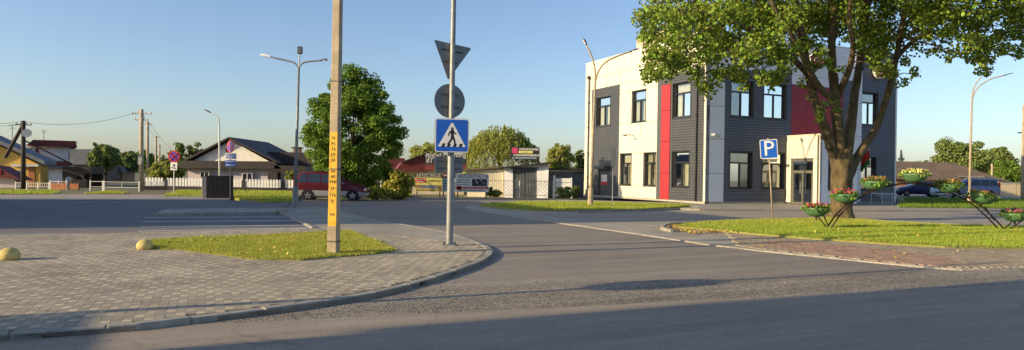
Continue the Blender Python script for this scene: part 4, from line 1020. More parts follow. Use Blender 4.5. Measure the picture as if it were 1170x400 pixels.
def tree(name, label, base, h, rx, ry, zc, rz, nclump, nleaf, lsize, m, trunk_r=.16, seed=1, clr=1.0, group=None, shape=None, bark='bark_dark', elong=1.0, droop=0.0, irr=(.80,1.05)):
    """generic crown: clumps on and inside an uneven ellipsoid, limbs to the clumps"""
    global rng
    r_ = np.random.default_rng(seed); o = thing(name, label, 'tree', base, group=group)
    d = r_.normal(0,1,(nclump,3)); d /= np.linalg.norm(d,axis=1)[:,None]
    rr = r_.uniform(.25,1,nclump)**.45*r_.uniform(*irr,nclump)
    sh = np.ones(nclump)
    if shape: sh = np.array([shape(x) for x in d[:,2]])
    C = np.stack([d[:,0]*rr*rx*sh, d[:,1]*rr*ry*sh, zc + d[:,2]*rr*rz], -1)
    Rr = clr*r_.uniform(.65,1.25,nclump)
    mb = MB(); tr = [(0,0,-.1),(.03*h*.2,0,h*.2),(0,.05,h*.45),(.05,0,h*.8)]; sm = limb(mb, tr, trunk_r, trunk_r*.2, 10, trunk_r*.3)
    tk = mb.build('trunk', bark, o, smooth=True); mb = MB()
    for i in r_.choice(nclump, min(nclump, 26), replace=False):
        t = r_.uniform(.3,.8); p = Vector(sm[int(t*(len(sm)-1))]); q = Vector(C[i]); mid = p.lerp(q, .5) + Vector((0,0,.15*(q-p).length))
        limb(mb, [p, mid, q], trunk_r*.3, trunk_r*.06, 6)
    mb.build('limbs', bark, o, smooth=True)
    V, Fc = leafcloud(C, Rr, nleaf, lsize, droop, elong); c = npmesh('crown', V, Fc, m, o)
    return o

# --- the big maple
TB = G(961, 249.5, .1); TY = TB.y
mp_ = thing('maple_tree', 'big maple with a thick forked trunk on the grass island', 'tree', TB)
def T(px, py, dy=0.0): return P(px, py, TY + dy) - TB
mb = MB(); prof = [(T(961,254),.50),(T(961,248),.47),(T(961,240),.43),(T(962,225),.40),(T(961.5,208),.40),(T(962.5,194),.43),(T(963,183),.42),(T(963.5,174),.34),(T(964,168),.16)]
rings = []; NR, NS = 64, 44
for i in range(NR):
    f = i/(NR-1)*(len(prof)-1); k = min(int(f), len(prof)-2); t = f - k; t = t*t*(3-2*t)
    rings.append((Vector(prof[k][0]).lerp(Vector(prof[k+1][0]), f-k), prof[k][1]*(1-t) + prof[k+1][1]*t))
vs = []
for c, r in rings:
    for j in range(NS):
        th = 2*math.pi*j/NS; d = Vector((math.cos(th), math.sin(th), 0))
        q = r*(1 + .16*math.exp(-max(c.z,0)/.3)*(1 + .6*math.sin(th*5 + 1)) + .05*math.sin(th*3 + c.z*.8))
        rg = mnoise.noise((math.cos(th)*4.2, math.sin(th)*4.2, c.z*.9))*.055 + mnoise.noise((math.cos(th)*11, math.sin(th)*11, c.z*2.6))*.030 + mnoise.noise((math.cos(th)*22, math.sin(th)*22, c.z*7))*.014
        vs.append(c + d*(q + rg))
mb.add(vs, [(i*NS+j, i*NS+(j+1)%NS, (i+1)*NS+(j+1)%NS, (i+1)*NS+j) for i in range(NR-1) for j in range(NS)] + [tuple(range((NR-1)*NS, NR*NS))])
tk = mb.build('trunk', 'bark', mp_, smooth=True)
mb = MB(); LIMBS = []
for pts, r0, r1 in (
    ([T(959,202),T(953,178),T(944,150,-.3),T(932,118,-.6),T(924,85,-.8),T(917,45,-1),T(908,-10,-1.2),T(900,-70,-1.2)], .26, .09),
    ([T(961,200),T(960,180),T(957,140,-.2),T(953,100,-.3),T(950,60,-.2),T(953,15,0),T(955,-50,0),T(950,-110,0)], .29, .09),
    ([T(963,202),T(967,180),T(972,145,.3),T(977,105,.5),T(984,60,.7),T(990,10,.8),T(993,-50,1),T(1000,-110,1)], .27, .09),
    ([T(965,214),T(972,196),T(984,172,.2),T(1001,146,.3),T(1013,112,.4),T(1021,80,.5),T(1027,50,.6),T(1034,10,.8),T(1050,-50,1)], .21, .08),
    ([T(924,85,-.8),T(900,62,-1.6),T(868,40,-2.4),T(830,22,-3),T(790,12,-3.2)], .15, .05),
    ([T(950,112,-.3),T(935,98,-1),T(920,70,-2),T(905,40,-3),T(880,0,-4)], .17, .06),
    ([T(957,110,0),T(968,85,-1.0),T(975,55,-1.8),T(970,15,-2.5),T(980,-40,-3)], .15, .06),
    ([T(1023,68,.5),T(1040,50,.8),T(1062,34,1),T(1090,15,1.2),T(1130,0,1.4)], .12, .04),
    ([T(1030,30,.7),T(1075,0,.5),T(1120,-30,.2)], .11, .04),
    ([T(917,45,-1),T(880,-10,-1),T(830,-50,-.5)], .12, .05),
    ([T(953,15,0),T(945,-40,2),T(935,-90,4)], .13, .05),
    ([T(990,10,.8),T(1010,-40,2.5),T(1030,-90,4)], .13, .05),
    ([T(868,40,-2.4),T(838,55,-2.8),T(800,62,-3)], .07, .03),
    ([T(830,22,-3),T(795,40,-3.2),T(762,60,-3.2)], .06, .025),
    ([T(1090,15,1.2),T(1110,35,1.0),T(1122,55,1.0)], .06, .025),
    ([T(944,150,-.3),T(938,140,-.8),T(941,128,-1.1)], .06, .02)):
    LIMBS += limb(mb, pts, r0, r1, 16, .045)
for x, y, r in ((946,168,.13),(940,157,.11)):     # burrs at the fork
    c = T(x, y, -.38); o_ = len(mb.v)
    mb.lathe([(0,-r),(r*.7,-r*.7),(r,0),(r*.7,r*.7),(0,r)], 10, tuple(c))
lb_ = mb.build('limbs', 'bark', mp_, smooth=True)
# crown clumps: an uneven shell above the frame plus the low lobes seen in the picture
r_ = np.random.default_rng(11); CL = []; CR = []
cc = np.array(T(950, -75)); n = 300
d = r_.normal(0,1,(n*3,3)); d /= np.linalg.norm(d,axis=1)[:,None]; rr = r_.uniform(.55,1.02,n*3)
Q = d*rr[:,None]*np.array([8.4,7.2,5.2]) + cc
keep = Q[:,2] > 7.9; Q = Q[keep][:n]; CL.append(Q); CR.append(r_.uniform(.7,1.25,len(Q)))
lob = []
def lobe(pxs, dy0, dy1, r):
    for x, y in pxs:
        k = 5 if r > .6 else 4 if r > .5 else 3
        for _ in range(k): lob.append((*T(x + random.uniform(-5,5), y + random.uniform(-5,5), random.uniform(dy0, dy1)), r*random.uniform(.75,1.15)))
lobe([(738,18),(745,40),(752,62),(760,20),(770,45),(780,22),(775,66),(795,45),(800,15),(815,35),(812,62),(830,15),(835,48),(850,25),(850,62),(868,45),(872,15),(890,30),(888,60),(905,15)], -5, 2.5, .62)
lobe([(742,80),(752,84),(760,76),(790,72),(800,88),(812,96),(822,82),(838,80),(848,92),(858,70),(872,84),(885,90),(897,78),(905,62),(912,48),(780,58)], -4.5, 1, .42)
lobe([(798,98),(806,104),(850,98),(742,92),(880,98),(765,86)], -4, 0, .24)
lobe([(1045,10),(1060,25),(1080,12),(1085,35),(1100,20),(1105,45),(1120,30),(1125,55),(1135,15),(1145,38),(1160,20),(1172,38),(1160,5),(1190,20)], -2.5, 3, .58)
lobe([(1072,55),(1092,58),(1118,72),(1128,78),(1112,62),(1148,55),(1168,55),(1058,42)], -1.5, 2, .36)
lobe([(1122,84),(1080,66),(1160,62),(1132,70)], -1, 1, .22)
lobe([(930,10),(960,5),(985,20),(1005,30),(1015,12),(1000,55),(1012,48),(940,35),(915,30),(990,40)], -1.0, 4.5, .55)
lobe([(1035,70),(1042,82),(1030,92),(1012,60),(1000,66)], -.5, 1.5, .3)
lobe([(935,60),(928,78),(942,72),(1001,68),(1010,74),(1016,84),(988,52),(972,40),(925,50)], -2.2, -.4, .34)
lobe([(940,128),(946,118),(936,135)], -1.6, -.9, .2)
lobe([(925,110),(918,95),(965,78),(958,120)], -1.6, 1.5, .2)
lob = np.array(lob); CL.append(lob[:,:3]); CR.append(lob[:,3]*.95)
C_ = np.concatenate(CL); Rr_ = np.concatenate(CR)
wgt = Rr_**2
pick = r_.choice(len(C_), 170000, p=wgt/wgt.sum())
sv = rng; 
def leafcloud_idx(C, Rr, i, size):
    n = len(i); return leafcloud(C[i], Rr[i], n, size)
Ci, Ri = C_[pick], Rr_[pick]
# one leaf per pick
_int = rng.integers
class _R: pass
d = r_.normal(0,1,(len(pick),3)); d /= np.linalg.norm(d,axis=1)[:,None]
n = len(pick); p = Ci + d*(Ri*r_.uniform(0,1,n)**.45)[:,None]*np.array([1,1,.8])
V, Fc = leafcloud(p, np.full(n, .01), n, .072)
npmesh('crown', V, Fc, 'leaf_maple', mp_)
# twigs to the clumps
tw = MB(); LP = np.array([tuple(x) for x in LIMBS])
for c in C_[::2]:
    k = np.argmin(np.linalg.norm(LP - c, axis=1)); a = Vector(LP[k]); q = Vector(c)
    if (q-a).length < 4.2: tw.tube([a, a.lerp(q,.5) + Vector((0,0,.12)), q], [.03,.02,.008], 5)
tw.build('twigs', 'bark_dark', mp_, smooth=True)['kind'] = 'stuff'

# --- round tree beside the van
b = G(402, 224.5, .1); b.y = 45.0; b.x = P(402,224,45.0).x
def egg(z): return 1.06 - .40*max(z,0)**1.2 - .03*min(z,0)
tree('round_tree', 'dense round green tree behind the red van', b, 8.0, 3.2, 3.0, 4.15, 4.2, 300, 70000, .080, 'leaf', .17, 3, .56, shape=egg, irr=(.86,1.08))
# --- bushes near it
def bush(name, label, px, py, Y, rx, rz, n, m, ls=.1, seed=5, ry=None):
    b = P(px, py, Y); b.z = .08; r_ = np.random.default_rng(seed); o = thing(name, label, 'bush', b)
    k = 26; d = r_.normal(0,1,(k,3)); d[:,2] = abs(d[:,2]); d /= np.linalg.norm(d,axis=1)[:,None]; rr = r_.uniform(.4,.95,k)
    C = d*rr[:,None]*np.array([rx, ry or rx*.8, rz])*.85; C[:,2] += .12*rz
    V, Fc = leafcloud(C, r_.uniform(.2,.36,k)*min(rx,rz)*1.2, n, ls); npmesh('foliage', V, Fc, m, o)
    mb = MB()
    for c in C[:12]: mb.tube([(c[0]*.1,c[1]*.1,-.05), (c[0]*.5,c[1]*.5,c[2]*.6), tuple(c)], [.03,.02,.008], 5)
    mb.build('stems', 'bark_dark', o); return o
bush('shrub', 'yellow-green shrub between the round tree and the banners', 457, 222.5, 43.5, 1.15, 1.75, 5200, 'leaf_yellow', .085, 5)
bush('shrub', 'low yellow shrub under the right side of the round tree', 431, 223.5, 43, .75, .8, 1800, 'leaf_yellow', .08, 6)
bush('shrub', 'small dark shrub under the round tree, right of the van', 420, 224, 46.5, .9, 1.2, 1800, 'leaf_dark', .08, 9)
bush('shrub', 'small yellow shrub at the cream shed wall', 567, 224.5, 52, .55, .55, 900, 'leaf_yellow', .07, 7)
bush('shrub', 'dark shrub in front of the white sheet gate', 645, 224.3, 54, .8, .85, 1400, 'leaf_dark', .07, 8)
bush('shrub', 'second dark shrub beside the cream building corner', 658, 223.5, 55, .5, .9, 900, 'leaf_dark', .07, 10)
bush('shrub', 'dark weedy shrub at the right end of the auto parts banner', 560, 224.5, 51.5, .35, .8, 600, 'leaf_dark', .07, 12)
# --- background trees
def bgtree(label, px, ytop, ybase, Y, wpx, m, seed, nleaf=7000, name='tree', ls=.2, cl=1.0, zlo=.25, group='background trees', nc=70, shape=None, droop=0, elong=1.0):
    b = P(px, ybase, Y); b.z = 0; top = P(px, ytop, Y).z; rx = wpx/2*Y/F; zc = top*(1+zlo)/2; rz = top*(1-zlo)/2
    return tree(name, label, b, top*.95, rx*.86, rx*.8, zc, rz*.88, int(nc*1.3), int(nleaf*2.4), ls*.62, m, .10 + .02*top, seed, min(rx, rz)*.27*cl, group, shape, droop=droop, elong=elong)
# willow
b = P(572, 200, 75); b.z = 0; topw = P(572, 142, 75).z
wo = thing('willow_tree', 'broad yellow-green weeping willow behind the garage', 'tree', b, group='background trees')
r_ = np.random.default_rng(21); mb = MB(); limb(mb, [(0,0,-.1),(.1,0,1.6),(-.2,0,3.4)], .35, .2, 10, .05)
for k in range(9):
    a = k*.7; limb(mb, [(-.2,0,3.2),(1.5*math.cos(a),1.5*math.sin(a),4.8),(2.6*math.cos(a),2.6*math.sin(a),topw-.9 - .2*(k%3))], .12, .04, 6)
mb.build('trunk', 'bark_dark', wo, smooth=True)
PT = []
for k in range(520):
    a = r_.uniform(0,2*np.pi); q = r_.uniform(.05,1)**.5; x, y = 3.9*q*math.cos(a), 3.4*q*math.sin(a); zt = topw*(1 - .34*q**2.2)*r_.uniform(.90,1.0)
    L_ = r_.uniform(1.0, 3.2)*(.45 + .55*q); m_ = int(L_*13)
    t = np.linspace(0,1,m_); PT.append(np.stack([x + .25*q*math.cos(a)*t*2 + r_.normal(0,.06,m_), y + .25*q*math.sin(a)*t*2 + r_.normal(0,.06,m_), zt - L_*t], -1))
PT = np.concatenate(PT); V, Fc = leafcloud(PT, np.full(len(PT), .14), int(len(PT)*1.5), .10, droop=2.0, elong=1.5, aspect=.5)
npmesh('crown', V, Fc, 'leaf_willow', wo)
tall = lambda z: 1.0 - .35*max(z,0)
bgtree('slim loose poplar behind the grey shed', 640, 158, 200, 82, 36, 'leaf_willow', 31, 3600, cl=1.0, ls=.17, zlo=.15, nc=60)
bgtree('small tree at the left edge of the cream building', 662, 166, 200, 85, 18, 'leaf_dark', 32, 1800, ls=.17, nc=30)
bgtree('rounded yellow-green tree behind the red-roofed workshop', 487, 160, 200, 80, 46, 'leaf_willow', 33, 5200, ls=.17)
bgtree('leafy tree in the yard behind the arched pergola', 120, 164, 205, 78, 38, 'leaf_dark', 34, 5200, ls=.2)
bgtree('yellowish garden tree behind the white barrier gate', 97, 172, 205, 90, 30, 'leaf_willow', 35, 3500, ls=.2)
bgtree('dark tree behind the barrier gate, right of the yard tree', 146, 172, 205, 95, 34, 'leaf_dark', 36, 4200, ls=.22)
bgtree('tree between the two wooden utility poles', 162, 170, 205, 105, 30, 'leaf', 37, 3500, ls=.24)
bgtree('bushy fruit tree over the picket fence, left of the lilac house', 188, 183, 214, 57, 44, 'leaf_willow', 38, 6000, ls=.11, zlo=.12)
bgtree('sparse tall tree behind the left slope of the lilac house roof', 215, 160, 205, 92, 46, 'leaf_dark', 39, 2200, ls=.2, nc=46, cl=.75)
bgtree('thin tree behind the no-stopping sign', 196, 172, 205, 96, 30, 'leaf_dark', 40, 1700, ls=.2, nc=36, cl=.8)
bgtree('small tree between the porch of the lilac house and the lamp', 333, 193, 214, 58, 16, 'leaf_willow', 41, 1500, ls=.1, nc=26)
bgtree('broad dark tree behind the long barn', 1098, 156, 205, 110, 72, 'leaf_dark', 42, 9000, ls=.26, zlo=.1)
bgtree('second tree behind the barn, right of the lamp', 1140, 166, 205, 118, 46, 'leaf_dark', 43, 5000, ls=.26, zlo=.1)
bgtree('green tree mass over the sand-coloured wall', 1152, 181, 212, 92, 44, 'leaf', 44, 6000, ls=.2, zlo=.05)
bgtree('green tree at the right edge behind the wall', 1186, 178, 212, 96, 44, 'leaf_dark', 45, 5000, ls=.2, zlo=.05)
bgtree('low tree behind the barn gable, left of the barn', 1052, 182, 205, 125, 30, 'leaf_dark', 46, 2500, ls=.25)
b = P(108.5, 208, 66); b.z = 0
tree('cypress', 'dark narrow conifer beside the arched pergola', b, 3.9, .62, .6, 2.3, 1.9, 60, 3500, .09, 'leaf_dark', .08, 50, .25, shape=lambda z: 1.05 - .6*max(z,0))
# far tree line beyond everything
pts = []
r_ = np.random.default_rng(77)
for x in np.arange(-330, 420, 5.5): pts.append((x + r_.uniform(-2,2), 330 + r_.uniform(-25,25), r_.uniform(2,5.5)))
C = np.array(pts); C = np.concatenate([C, C + np.array([2.5,3,-2])]); V, Fc = leafcloud(C, r_.uniform(3,5.2,len(C)), 26000, .75)
tag(npmesh('far_wood', V, Fc, 'leaf_dark'), 'low dark line of far trees along the horizon', 'wood', kind='stuff')
# ================================================================== HOUSES, SHEDS, FENCES
fxz = lambda a, b, d: (a, d, b)
class House:
    """a thing whose pieces are given as picture outlines on its front plane and a thickness; walls follow the street grid"""
    def __init__(s, name, label, cat, px, py, Y, group=None, rot=R(12)):
        s.b = P(px, py, Y); s.b.z = 0.05; s.o = thing(name, label, cat, s.b, rot, group=group)
        s.inv = (Matrix.Translation(s.b) @ Matrix.Rotation(rot, 4, 'Z')).inverted()
    def W(s, pxs, off=0.0):
        out = []; o = s.inv @ CAM
        for x, y in pxs: d = s.inv.to_3x3() @ ray(x, y); t = (off - o.y)/d.y; p = o + d*t; out.append((p.x, p.z))
        return out
    def part(s, name, pxs, m, d0=0.0, d1=6.0, parent=None, floor=False, bevel=0):
        pl = s.W(pxs)
        if floor: ym = max(p[1] for p in pxs); pl = [(a, -.15 if q[1] > ym - 1.5 else z) for (a, z), q in zip(pl, pxs)]
        mb = MB().extr(pl, d1, d0, fxz); return mb.build(name, m, parent or s.o, bevel=bevel)
    def rect(s, name, x0, y0, x1, y1, m, d0=-.03, d1=.05, parent=None, floor=False):
        return s.part(name, [(x0,y1),(x1,y1),(x1,y0),(x0,y0)], m, d0, d1, parent, floor)
    def win(s, x0, y0, x1, y1, frame='white_paint', mull=1):
        w = s.rect('window', x0, y0, x1, y1, frame, -.04, .04); e = .9
        for i in range(mull + 1):
            a = x0 + e + (x1 - x0 - e)*i/(mull+1); b_ = x0 + (x1 - x0 - e)*(i+1)/(mull+1); s.rect('pane', a, y0 + e, b_, y1 - e, 'car_glass', -.048, -.041, parent=w)
        return w
    def roofsheet(s, name, line, thick_px, m, d0, d1):
        (x0,y0),(x1,y1) = line; return s.part(name, [(x0,y0),(x1,y1),(x1,y1-thick_px),(x0,y0-thick_px)], m, d0, d1)
# brown bin enclosure
bY = G(250, 226.8, .1).y
h = House('bin_enclosure', 'low dark-brown corrugated bin enclosure with a beige side', 'enclosure', 236, 226.8, bY, rot=R(29))
for i in range(11): h.rect('slat', 236.1+i*2.8, 201.4, 238.6+i*2.8, 226.6, 'brown_steel', (.0 if i % 2 else .035), .08, floor=True)
h.rect('top_rail', 235.6, 200.8, 267.2, 201.6, 'brown_steel', -.02, .1); h.rect('side_wall', 230.8, 202, 235.8, 226.6, 'beige', .02, .12, floor=True)
h.rect('side_wall', 266.2, 201.6, 267, 226.6, 'brown_steel', .1, 1.6, floor=True); h.rect('back_wall', 236, 201.6, 266.2, 226.6, 'brown_steel', 1.5, 1.6, floor=True)
# lilac house with a brown roof
h = House('lilac_house', 'single-storey lilac house with brown roof and white gable behind the picket fence', 'house', 262, 214, 60, rot=0)
h.part('wall', [(213,214),(346,216),(346,192),(318,192),(213,191)], 'lilac_wall', .25, 9, floor=True)
h.part('gable', [(214,186),(311,187),(262.5,160.5)], 'gable_white', .3, .6)
h.roofsheet('roof_slope', ((203,189.5),(262.5,158.8)), 2.2, 'roof_brown', -.3, 9.5); h.roofsheet('roof_slope', ((262.5,158.8),(321,188)), 2.2, 'roof_brown', -.3, 9.5)
h.part('pent_roof', [(204,192),(324,193.2),(316,184.6),(213,183.8)], 'roof_brown', -.6, .28)
wing = h.part('wing_roof', [(266,172),(342,173.5),(352,194),(318,193.4),(290,184)], 'roof_brown', 2.0, 2.3)
h.part('wing_eave', [(316,194.5),(352,195.3),(351,190),(316,189)], 'roof_brown', -.6, 2.0)
h.rect('chimney', 325, 168, 332, 174, 'brick_wall', 2.4, 3.2, parent=wing); h.rect('chimney_cap', 323.5, 166.8, 333.5, 168, 'roof_brown', 2.2, 3.4, parent=wing)
h.win(228.5, 196, 239, 208.5); h.win(276.5, 197.5, 288.5, 208.5, mull=1); h.win(325, 204, 333.5, 209.5)
h.rect('porch', 308.5, 197, 319.5, 214, 'roof_brown', -.6, .2); h.rect('vent', 256.5, 169, 260, 174, 'black_paint', .25, .29)
# picket fence: dark base with white picket panels, piece by piece
fY = 54.0
fe = thing('picket_fence', 'white picket fence on a dark base before the lilac house', 'fence', (P(165,219,fY).x, fY, .05))
x0, x1 = P(165,219,fY).x, P(338,219,fY).x; fb0 = P(250,213.5,fY).z; ft = P(250,208,fY).z
MB().box(0, x1-x0, .02, .22, -.1, fb0-.05).build('base_wall', 'roof_brown', fe)
n = int((x1-x0)/.24); base_m = None
for i in range(n):
    if base_m is None: base_m = MB().box(-.085,.085,0,.03,0,ft-fb0+.22).add([(-.085,0,ft-fb0+.22),(.085,0,ft-fb0+.22),(0,0,ft-fb0+.29),(-.085,.03,ft-fb0+.22),(.085,.03,ft-fb0+.22),(0,.03,ft-fb0+.29)], [(0,1,2),(5,4,3),(0,2,5,3),(1,4,5,2)]).mesh('picket', 'white_paint')
    if i % 13 == 6: continue
    o = bpy.data.objects.new('picket', base_m); COL.objects.link(o); o.parent = fe; o.location = (.12 + i*.24, .06, fb0-.05+random.uniform(-.01,.01))
for i in range(0, n, 13):
    MB().box(-.14,.14,.0,.26,-.1,ft+.12).build('post', 'roof_brown', fe, loc=((i+6)*.24+.12, 0, 0))
for z in (fb0, ft-.05): MB().box(0, x1-x0, .095, .13, z-.03, z+.02).build('rail', 'white_paint', fe)
# far-left houses
h = House('pink_house', 'pinkish low house with a dark red roof at the left edge of the picture', 'house', 5, 220, 52)
h.part('wall', [(-60,221),(17,221),(17,203.5),(-60,197)], 'pink_wall', 0, 1.4, floor=True); h.part('roof', [(-60,181),(0,190),(28.5,206.2),(17,204),(-60,197)], 'roof_red', -.5, 1.5)
h.rect('ridge_sheet', -3, 194, 5, 199, 'sign_red', -.55, -.5)
h = House('yellow_house', 'yellow house with blue-grey roof and orange door, second from the left edge', 'house', 20, 218, 57)
h.part('wall', [(-70,220),(46,220),(46,190),(40,186),(-10,162),(-70,185)], 'yellow_wall', 0, 1.5, floor=True)
h.roofsheet('roof_slope', ((-10,158.5),(55,188.5)), 4.5, 'roof_grey', -.7, 1.6); h.roofsheet('roof_slope', ((-75,186),(-10,158.5)), 4.5, 'roof_grey', -.7, 1.6)
h.rect('door', 33, 190.5, 40, 219, 'orange_wood', -.06, .02, floor=True); h.win(18, 194, 23.5, 209)
h.rect('porch_beam', 16, 187.8, 47, 190.5, 'off_white', -.5, .0); 
h = House('white_house', 'white house with a dark red mansard roof, behind the yellow house', 'house', 60, 214, 66, rot=R(34))
h.part('wall', [(24,216),(80,216),(80,168),(40,166),(24,174)], 'white_wall', 0, 9, floor=True); h.part('roof', [(30,166.5),(88,168.2),(86,161.5),(38,160)], 'roof_red', -.8, 9.5)
h.roofsheet('gable_board', ((26,160.5),(82,188.5)), 1.6, 'roof_brown', -1.6, -.8); h.part('lower_roof', [(47,189.5),(82,189.5),(76,184.5),(53,184)], 'roof_red', -2.2, -.2)
h.win(27.5,169,37,182); h.rect('shutter', 40.5, 169.5, 44, 182, 'roof_red', -.06, 0); h.part('annex', [(44,216),(76,216),(76,192),(44,192)], 'white_wall', -2, 0, floor=True); h.rect('annex_eave', 43, 189.8, 77, 193.2, 'roof_grey', -2.4, -.2)
h.win(78.2,172,79.6,184)
h = House('grey_barn', 'grey slate-roofed barn behind the arched pergola', 'barn', 93, 212, 84)
h.part('wall', [(79,214),(112,214),(112,186),(79,186)], 'roof_slate', .3, 7, floor=True); h.part('roof', [(78,188),(112,188),(109,170.5),(80,170.5)], 'roof_grey', 0, .3)
h = House('pergola', 'dark arched timber pergola behind the fence', 'pergola', 86, 218, 58)
h.rect('roof', 71, 190.5, 104, 199, 'dark_wood', 0, 3)
for x in (72, 84, 95, 103): h.rect('post', x-.9, 199, x+.9, 220, 'dark_wood', 0, .2, floor=True)
for xc in (78, 89.5):
    pl = [(xc-6,199),(xc+6,199),(xc+6,206)] + [(xc + 5*math.cos(a), 206 - 4.5*math.sin(a)) for a in np.linspace(0, math.pi, 8)] + [(xc-6,206)]
    h.part('arch', pl, 'dark_wood', .02, .15)
h.rect('back_wall', 72, 199, 104, 220, 'dark_wood', 2.6, 2.8, floor=True); h.rect('shed_wall', 86, 205, 103, 220, 'roof_brown', -.8, -.6, floor=True)
h = House('far_shed', 'small far shed with a white wall among the yard trees', 'shed', 130, 210, 92)
h.part('wall', [(118,214),(140,214),(140,196),(118,196)], 'brick_wall', 0, 5, floor=True); h.part('roof', [(116,197),(142,197),(138,190),(120,189)], 'roof_grey', -.5, 5.5); h.win(131,199,136,204)
# metal barrier fences and gates
def rails(name, label, x0, x1, ytop, ybot, Y, m='off_white', posts=2, wood=False, cat='fence', balusters=0):
    b = P(x0, ybot, Y); b.z = .08; o = thing(name, label, cat, b); L_ = P(x1, ybot, Y).x - b.x; ht = P(x0, ytop, Y).z - .08
    for i in range(posts): x = L_*i/(posts-1); MB().box(x-.04,x+.04,-.04,.04,-.1,ht+.06).build('post', m, o)
    for z in (ht, ht*.45): MB().box(.04, L_-.04, -.02, .02, z-.035, z).build('rail', m, o)
    if wood:
        k = int(L_/.16)
        for i in range(k): MB().box(.08+i*.16, .08+i*.16+.13, -.05, -.031, .05, ht*.8).build('board', 'orange_wood', o)
    for i in range(balusters): x = L_*(i+1)/(balusters+1); MB().box(x-.015, x+.015, -.012, .012, ht*.45, ht-.05).build('baluster', m, o)
    return o
rails('rail_fence', 'pale rail fence before the yellow house', 18, 56, 208.5, 220, 49, posts=4, balusters=14)
rails('rail_fence', 'pale rail fence with low red-brown boards, left of the pergola', 57.5, 76, 207, 220.5, 49, posts=3, wood=True)
rails('rail_fence', 'short wooden board fence beside the pergola', 79, 90, 208, 221, 50, 'dark_wood', posts=2, wood=True)
rails('barrier_gate', 'small white barrier wicket at the lane, left of the long one', 103, 117.5, 207, 220.5, 48.5, posts=2, cat='gate')
rails('barrier_gate', 'long white barrier gate across the lane', 119, 159, 207.5, 220.5, 48.5, posts=2, cat='gate', balusters=1)
# low wall right of gate
h = House('low_wall', 'low dark wall with white pickets left of the no-stopping sign', 'wall', 175, 220, 53)
h.rect('wall', 163.5, 213, 190, 220.5, 'roof_brown', 0, .2, floor=True)
for i in range(10): h.rect('picket', 166+i*2.2, 207.5, 167.4+i*2.2, 212.5, 'white_paint', .05, .09)
# wooden utility poles with wires
def wpole(label, px, ytop, ybase, Y, r, m='dark_wood', arm=None, brace=None):
    b = P(px, ybase, Y); b.z = 0; o = thing('utility_pole', label, 'pole', b, group='wooden utility poles on the left'); t = P(px + .3, ytop, Y) - b
    MB().tube([(0,0,-.1), tuple(t)], [r, r*.75], 10).build('shaft', m, o, smooth=True)
    if arm:
        for dz, wl_ in arm:
            MB().box(t.x-wl_, t.x+wl_, -.05, .05, t.z-dz-.06, t.z-dz).build('crossarm', m, o)
            for s in (-1,-.4,.4,1): MB().lathe([(.03,0),(.05,.03),(.05,.08),(.03,.13),(0,.14)], 8, (t.x+s*wl_*.92, 0, t.z-dz)).build('insulator', 'off_white', o)
    if brace: q = P(*brace, Y) - b; MB().bar(tuple(t*.95), tuple(q), r*.7, n=8).build('brace', m, o)
    return o
p1 = wpole('dark wooden utility pole with a slanting brace, leftmost in the picture', 26.5, 138, 220.5, 47, .17, arm=[(.25,.55)], brace=(6,180))
m_ = P(31, 152.5, 46.9); o = MB().lathe([(0,.0),(.18,.02),(.28,.07),(.3,.1)], 20); 
so_ = o.build('satellite_dish', 'off_white'); so_.location = m_; so_.rotation_euler = (R(80), 0, R(25)); tag(so_, 'small round dish high on the leftmost wooden pole', 'dish')
p2 = wpole('tall wooden utility pole with crossarms beside the lane', 161.5, 125, 220.5, 50, .17, 'concrete_pole', arm=[(.3,.75),(.75,.5)])
MB().box(-.14,.14,-.28,-.14,2.0,2.7).build('meter_box', 'galv', p2)
wpole('second concrete utility pole, just right of the tall one', 168.5, 139, 216, 68, .15, 'concrete_pole', arm=[(.25,.4)])
wpole('third utility pole in the receding row', 178, 155, 215, 95, .16, 'concrete_pole', arm=[(.25,.5)]); wpole('fourth and farthest utility pole in the receding row', 182, 165, 214, 118, .17, 'concrete_pole', arm=[(.25,.6)])
def wire(label, a, b, sag, r=.012):
    a, b = Vector(a), Vector(b); pts = []
    for i in range(15): t = i/14; p = a.lerp(b, t); p.z -= sag*4*t*(1-t); pts.append(p)
    tag(MB().tube(pts, r, 4).build('wire', 'galv_dark'), label, 'wire', 'overhead wires')
wire('upper overhead wire from the leftmost pole to the tall lane pole', P(27,139,47), P(157,128,50), .5); wire('lower overhead wire leaving the leftmost pole to the left', P(26,141,47), P(-90,140,46), .3)
wire('upper overhead wire leaving the leftmost pole to the left', P(26,139,47), P(-90,134,46), .3); wire('overhead wire from the tall lane pole to the second pole', P(162,127,50), P(168.5,141,68), .2)
wire('overhead wire from the second pole to the third', P(168.5,141,68), P(178,156,95), .3); wire('overhead wire from the tall pole towards the lilac house', P(163,130,50), P(212,183,61), .4)
for px, yt, yb_, Y, lb in ((14,142,160,60,'thin roof antenna above the yellow house'),(50,148,162,68,'thin roof antenna above the white house'),(87,161,172,80,'short roof post right of the white house')):
    a = P(px, yb_, Y); m_ = MB(); t_ = P(px, yt, Y) - a; m_.bar((0,0,-.3), tuple(t_), .03, n=5)
    for q in (.75,.9): m_.bar((-.3,0,t_.z*q), (.3,0,t_.z*q), .015, n=4)
    tag(m_.build('antenna', 'galv_dark', loc=a), lb, 'antenna')

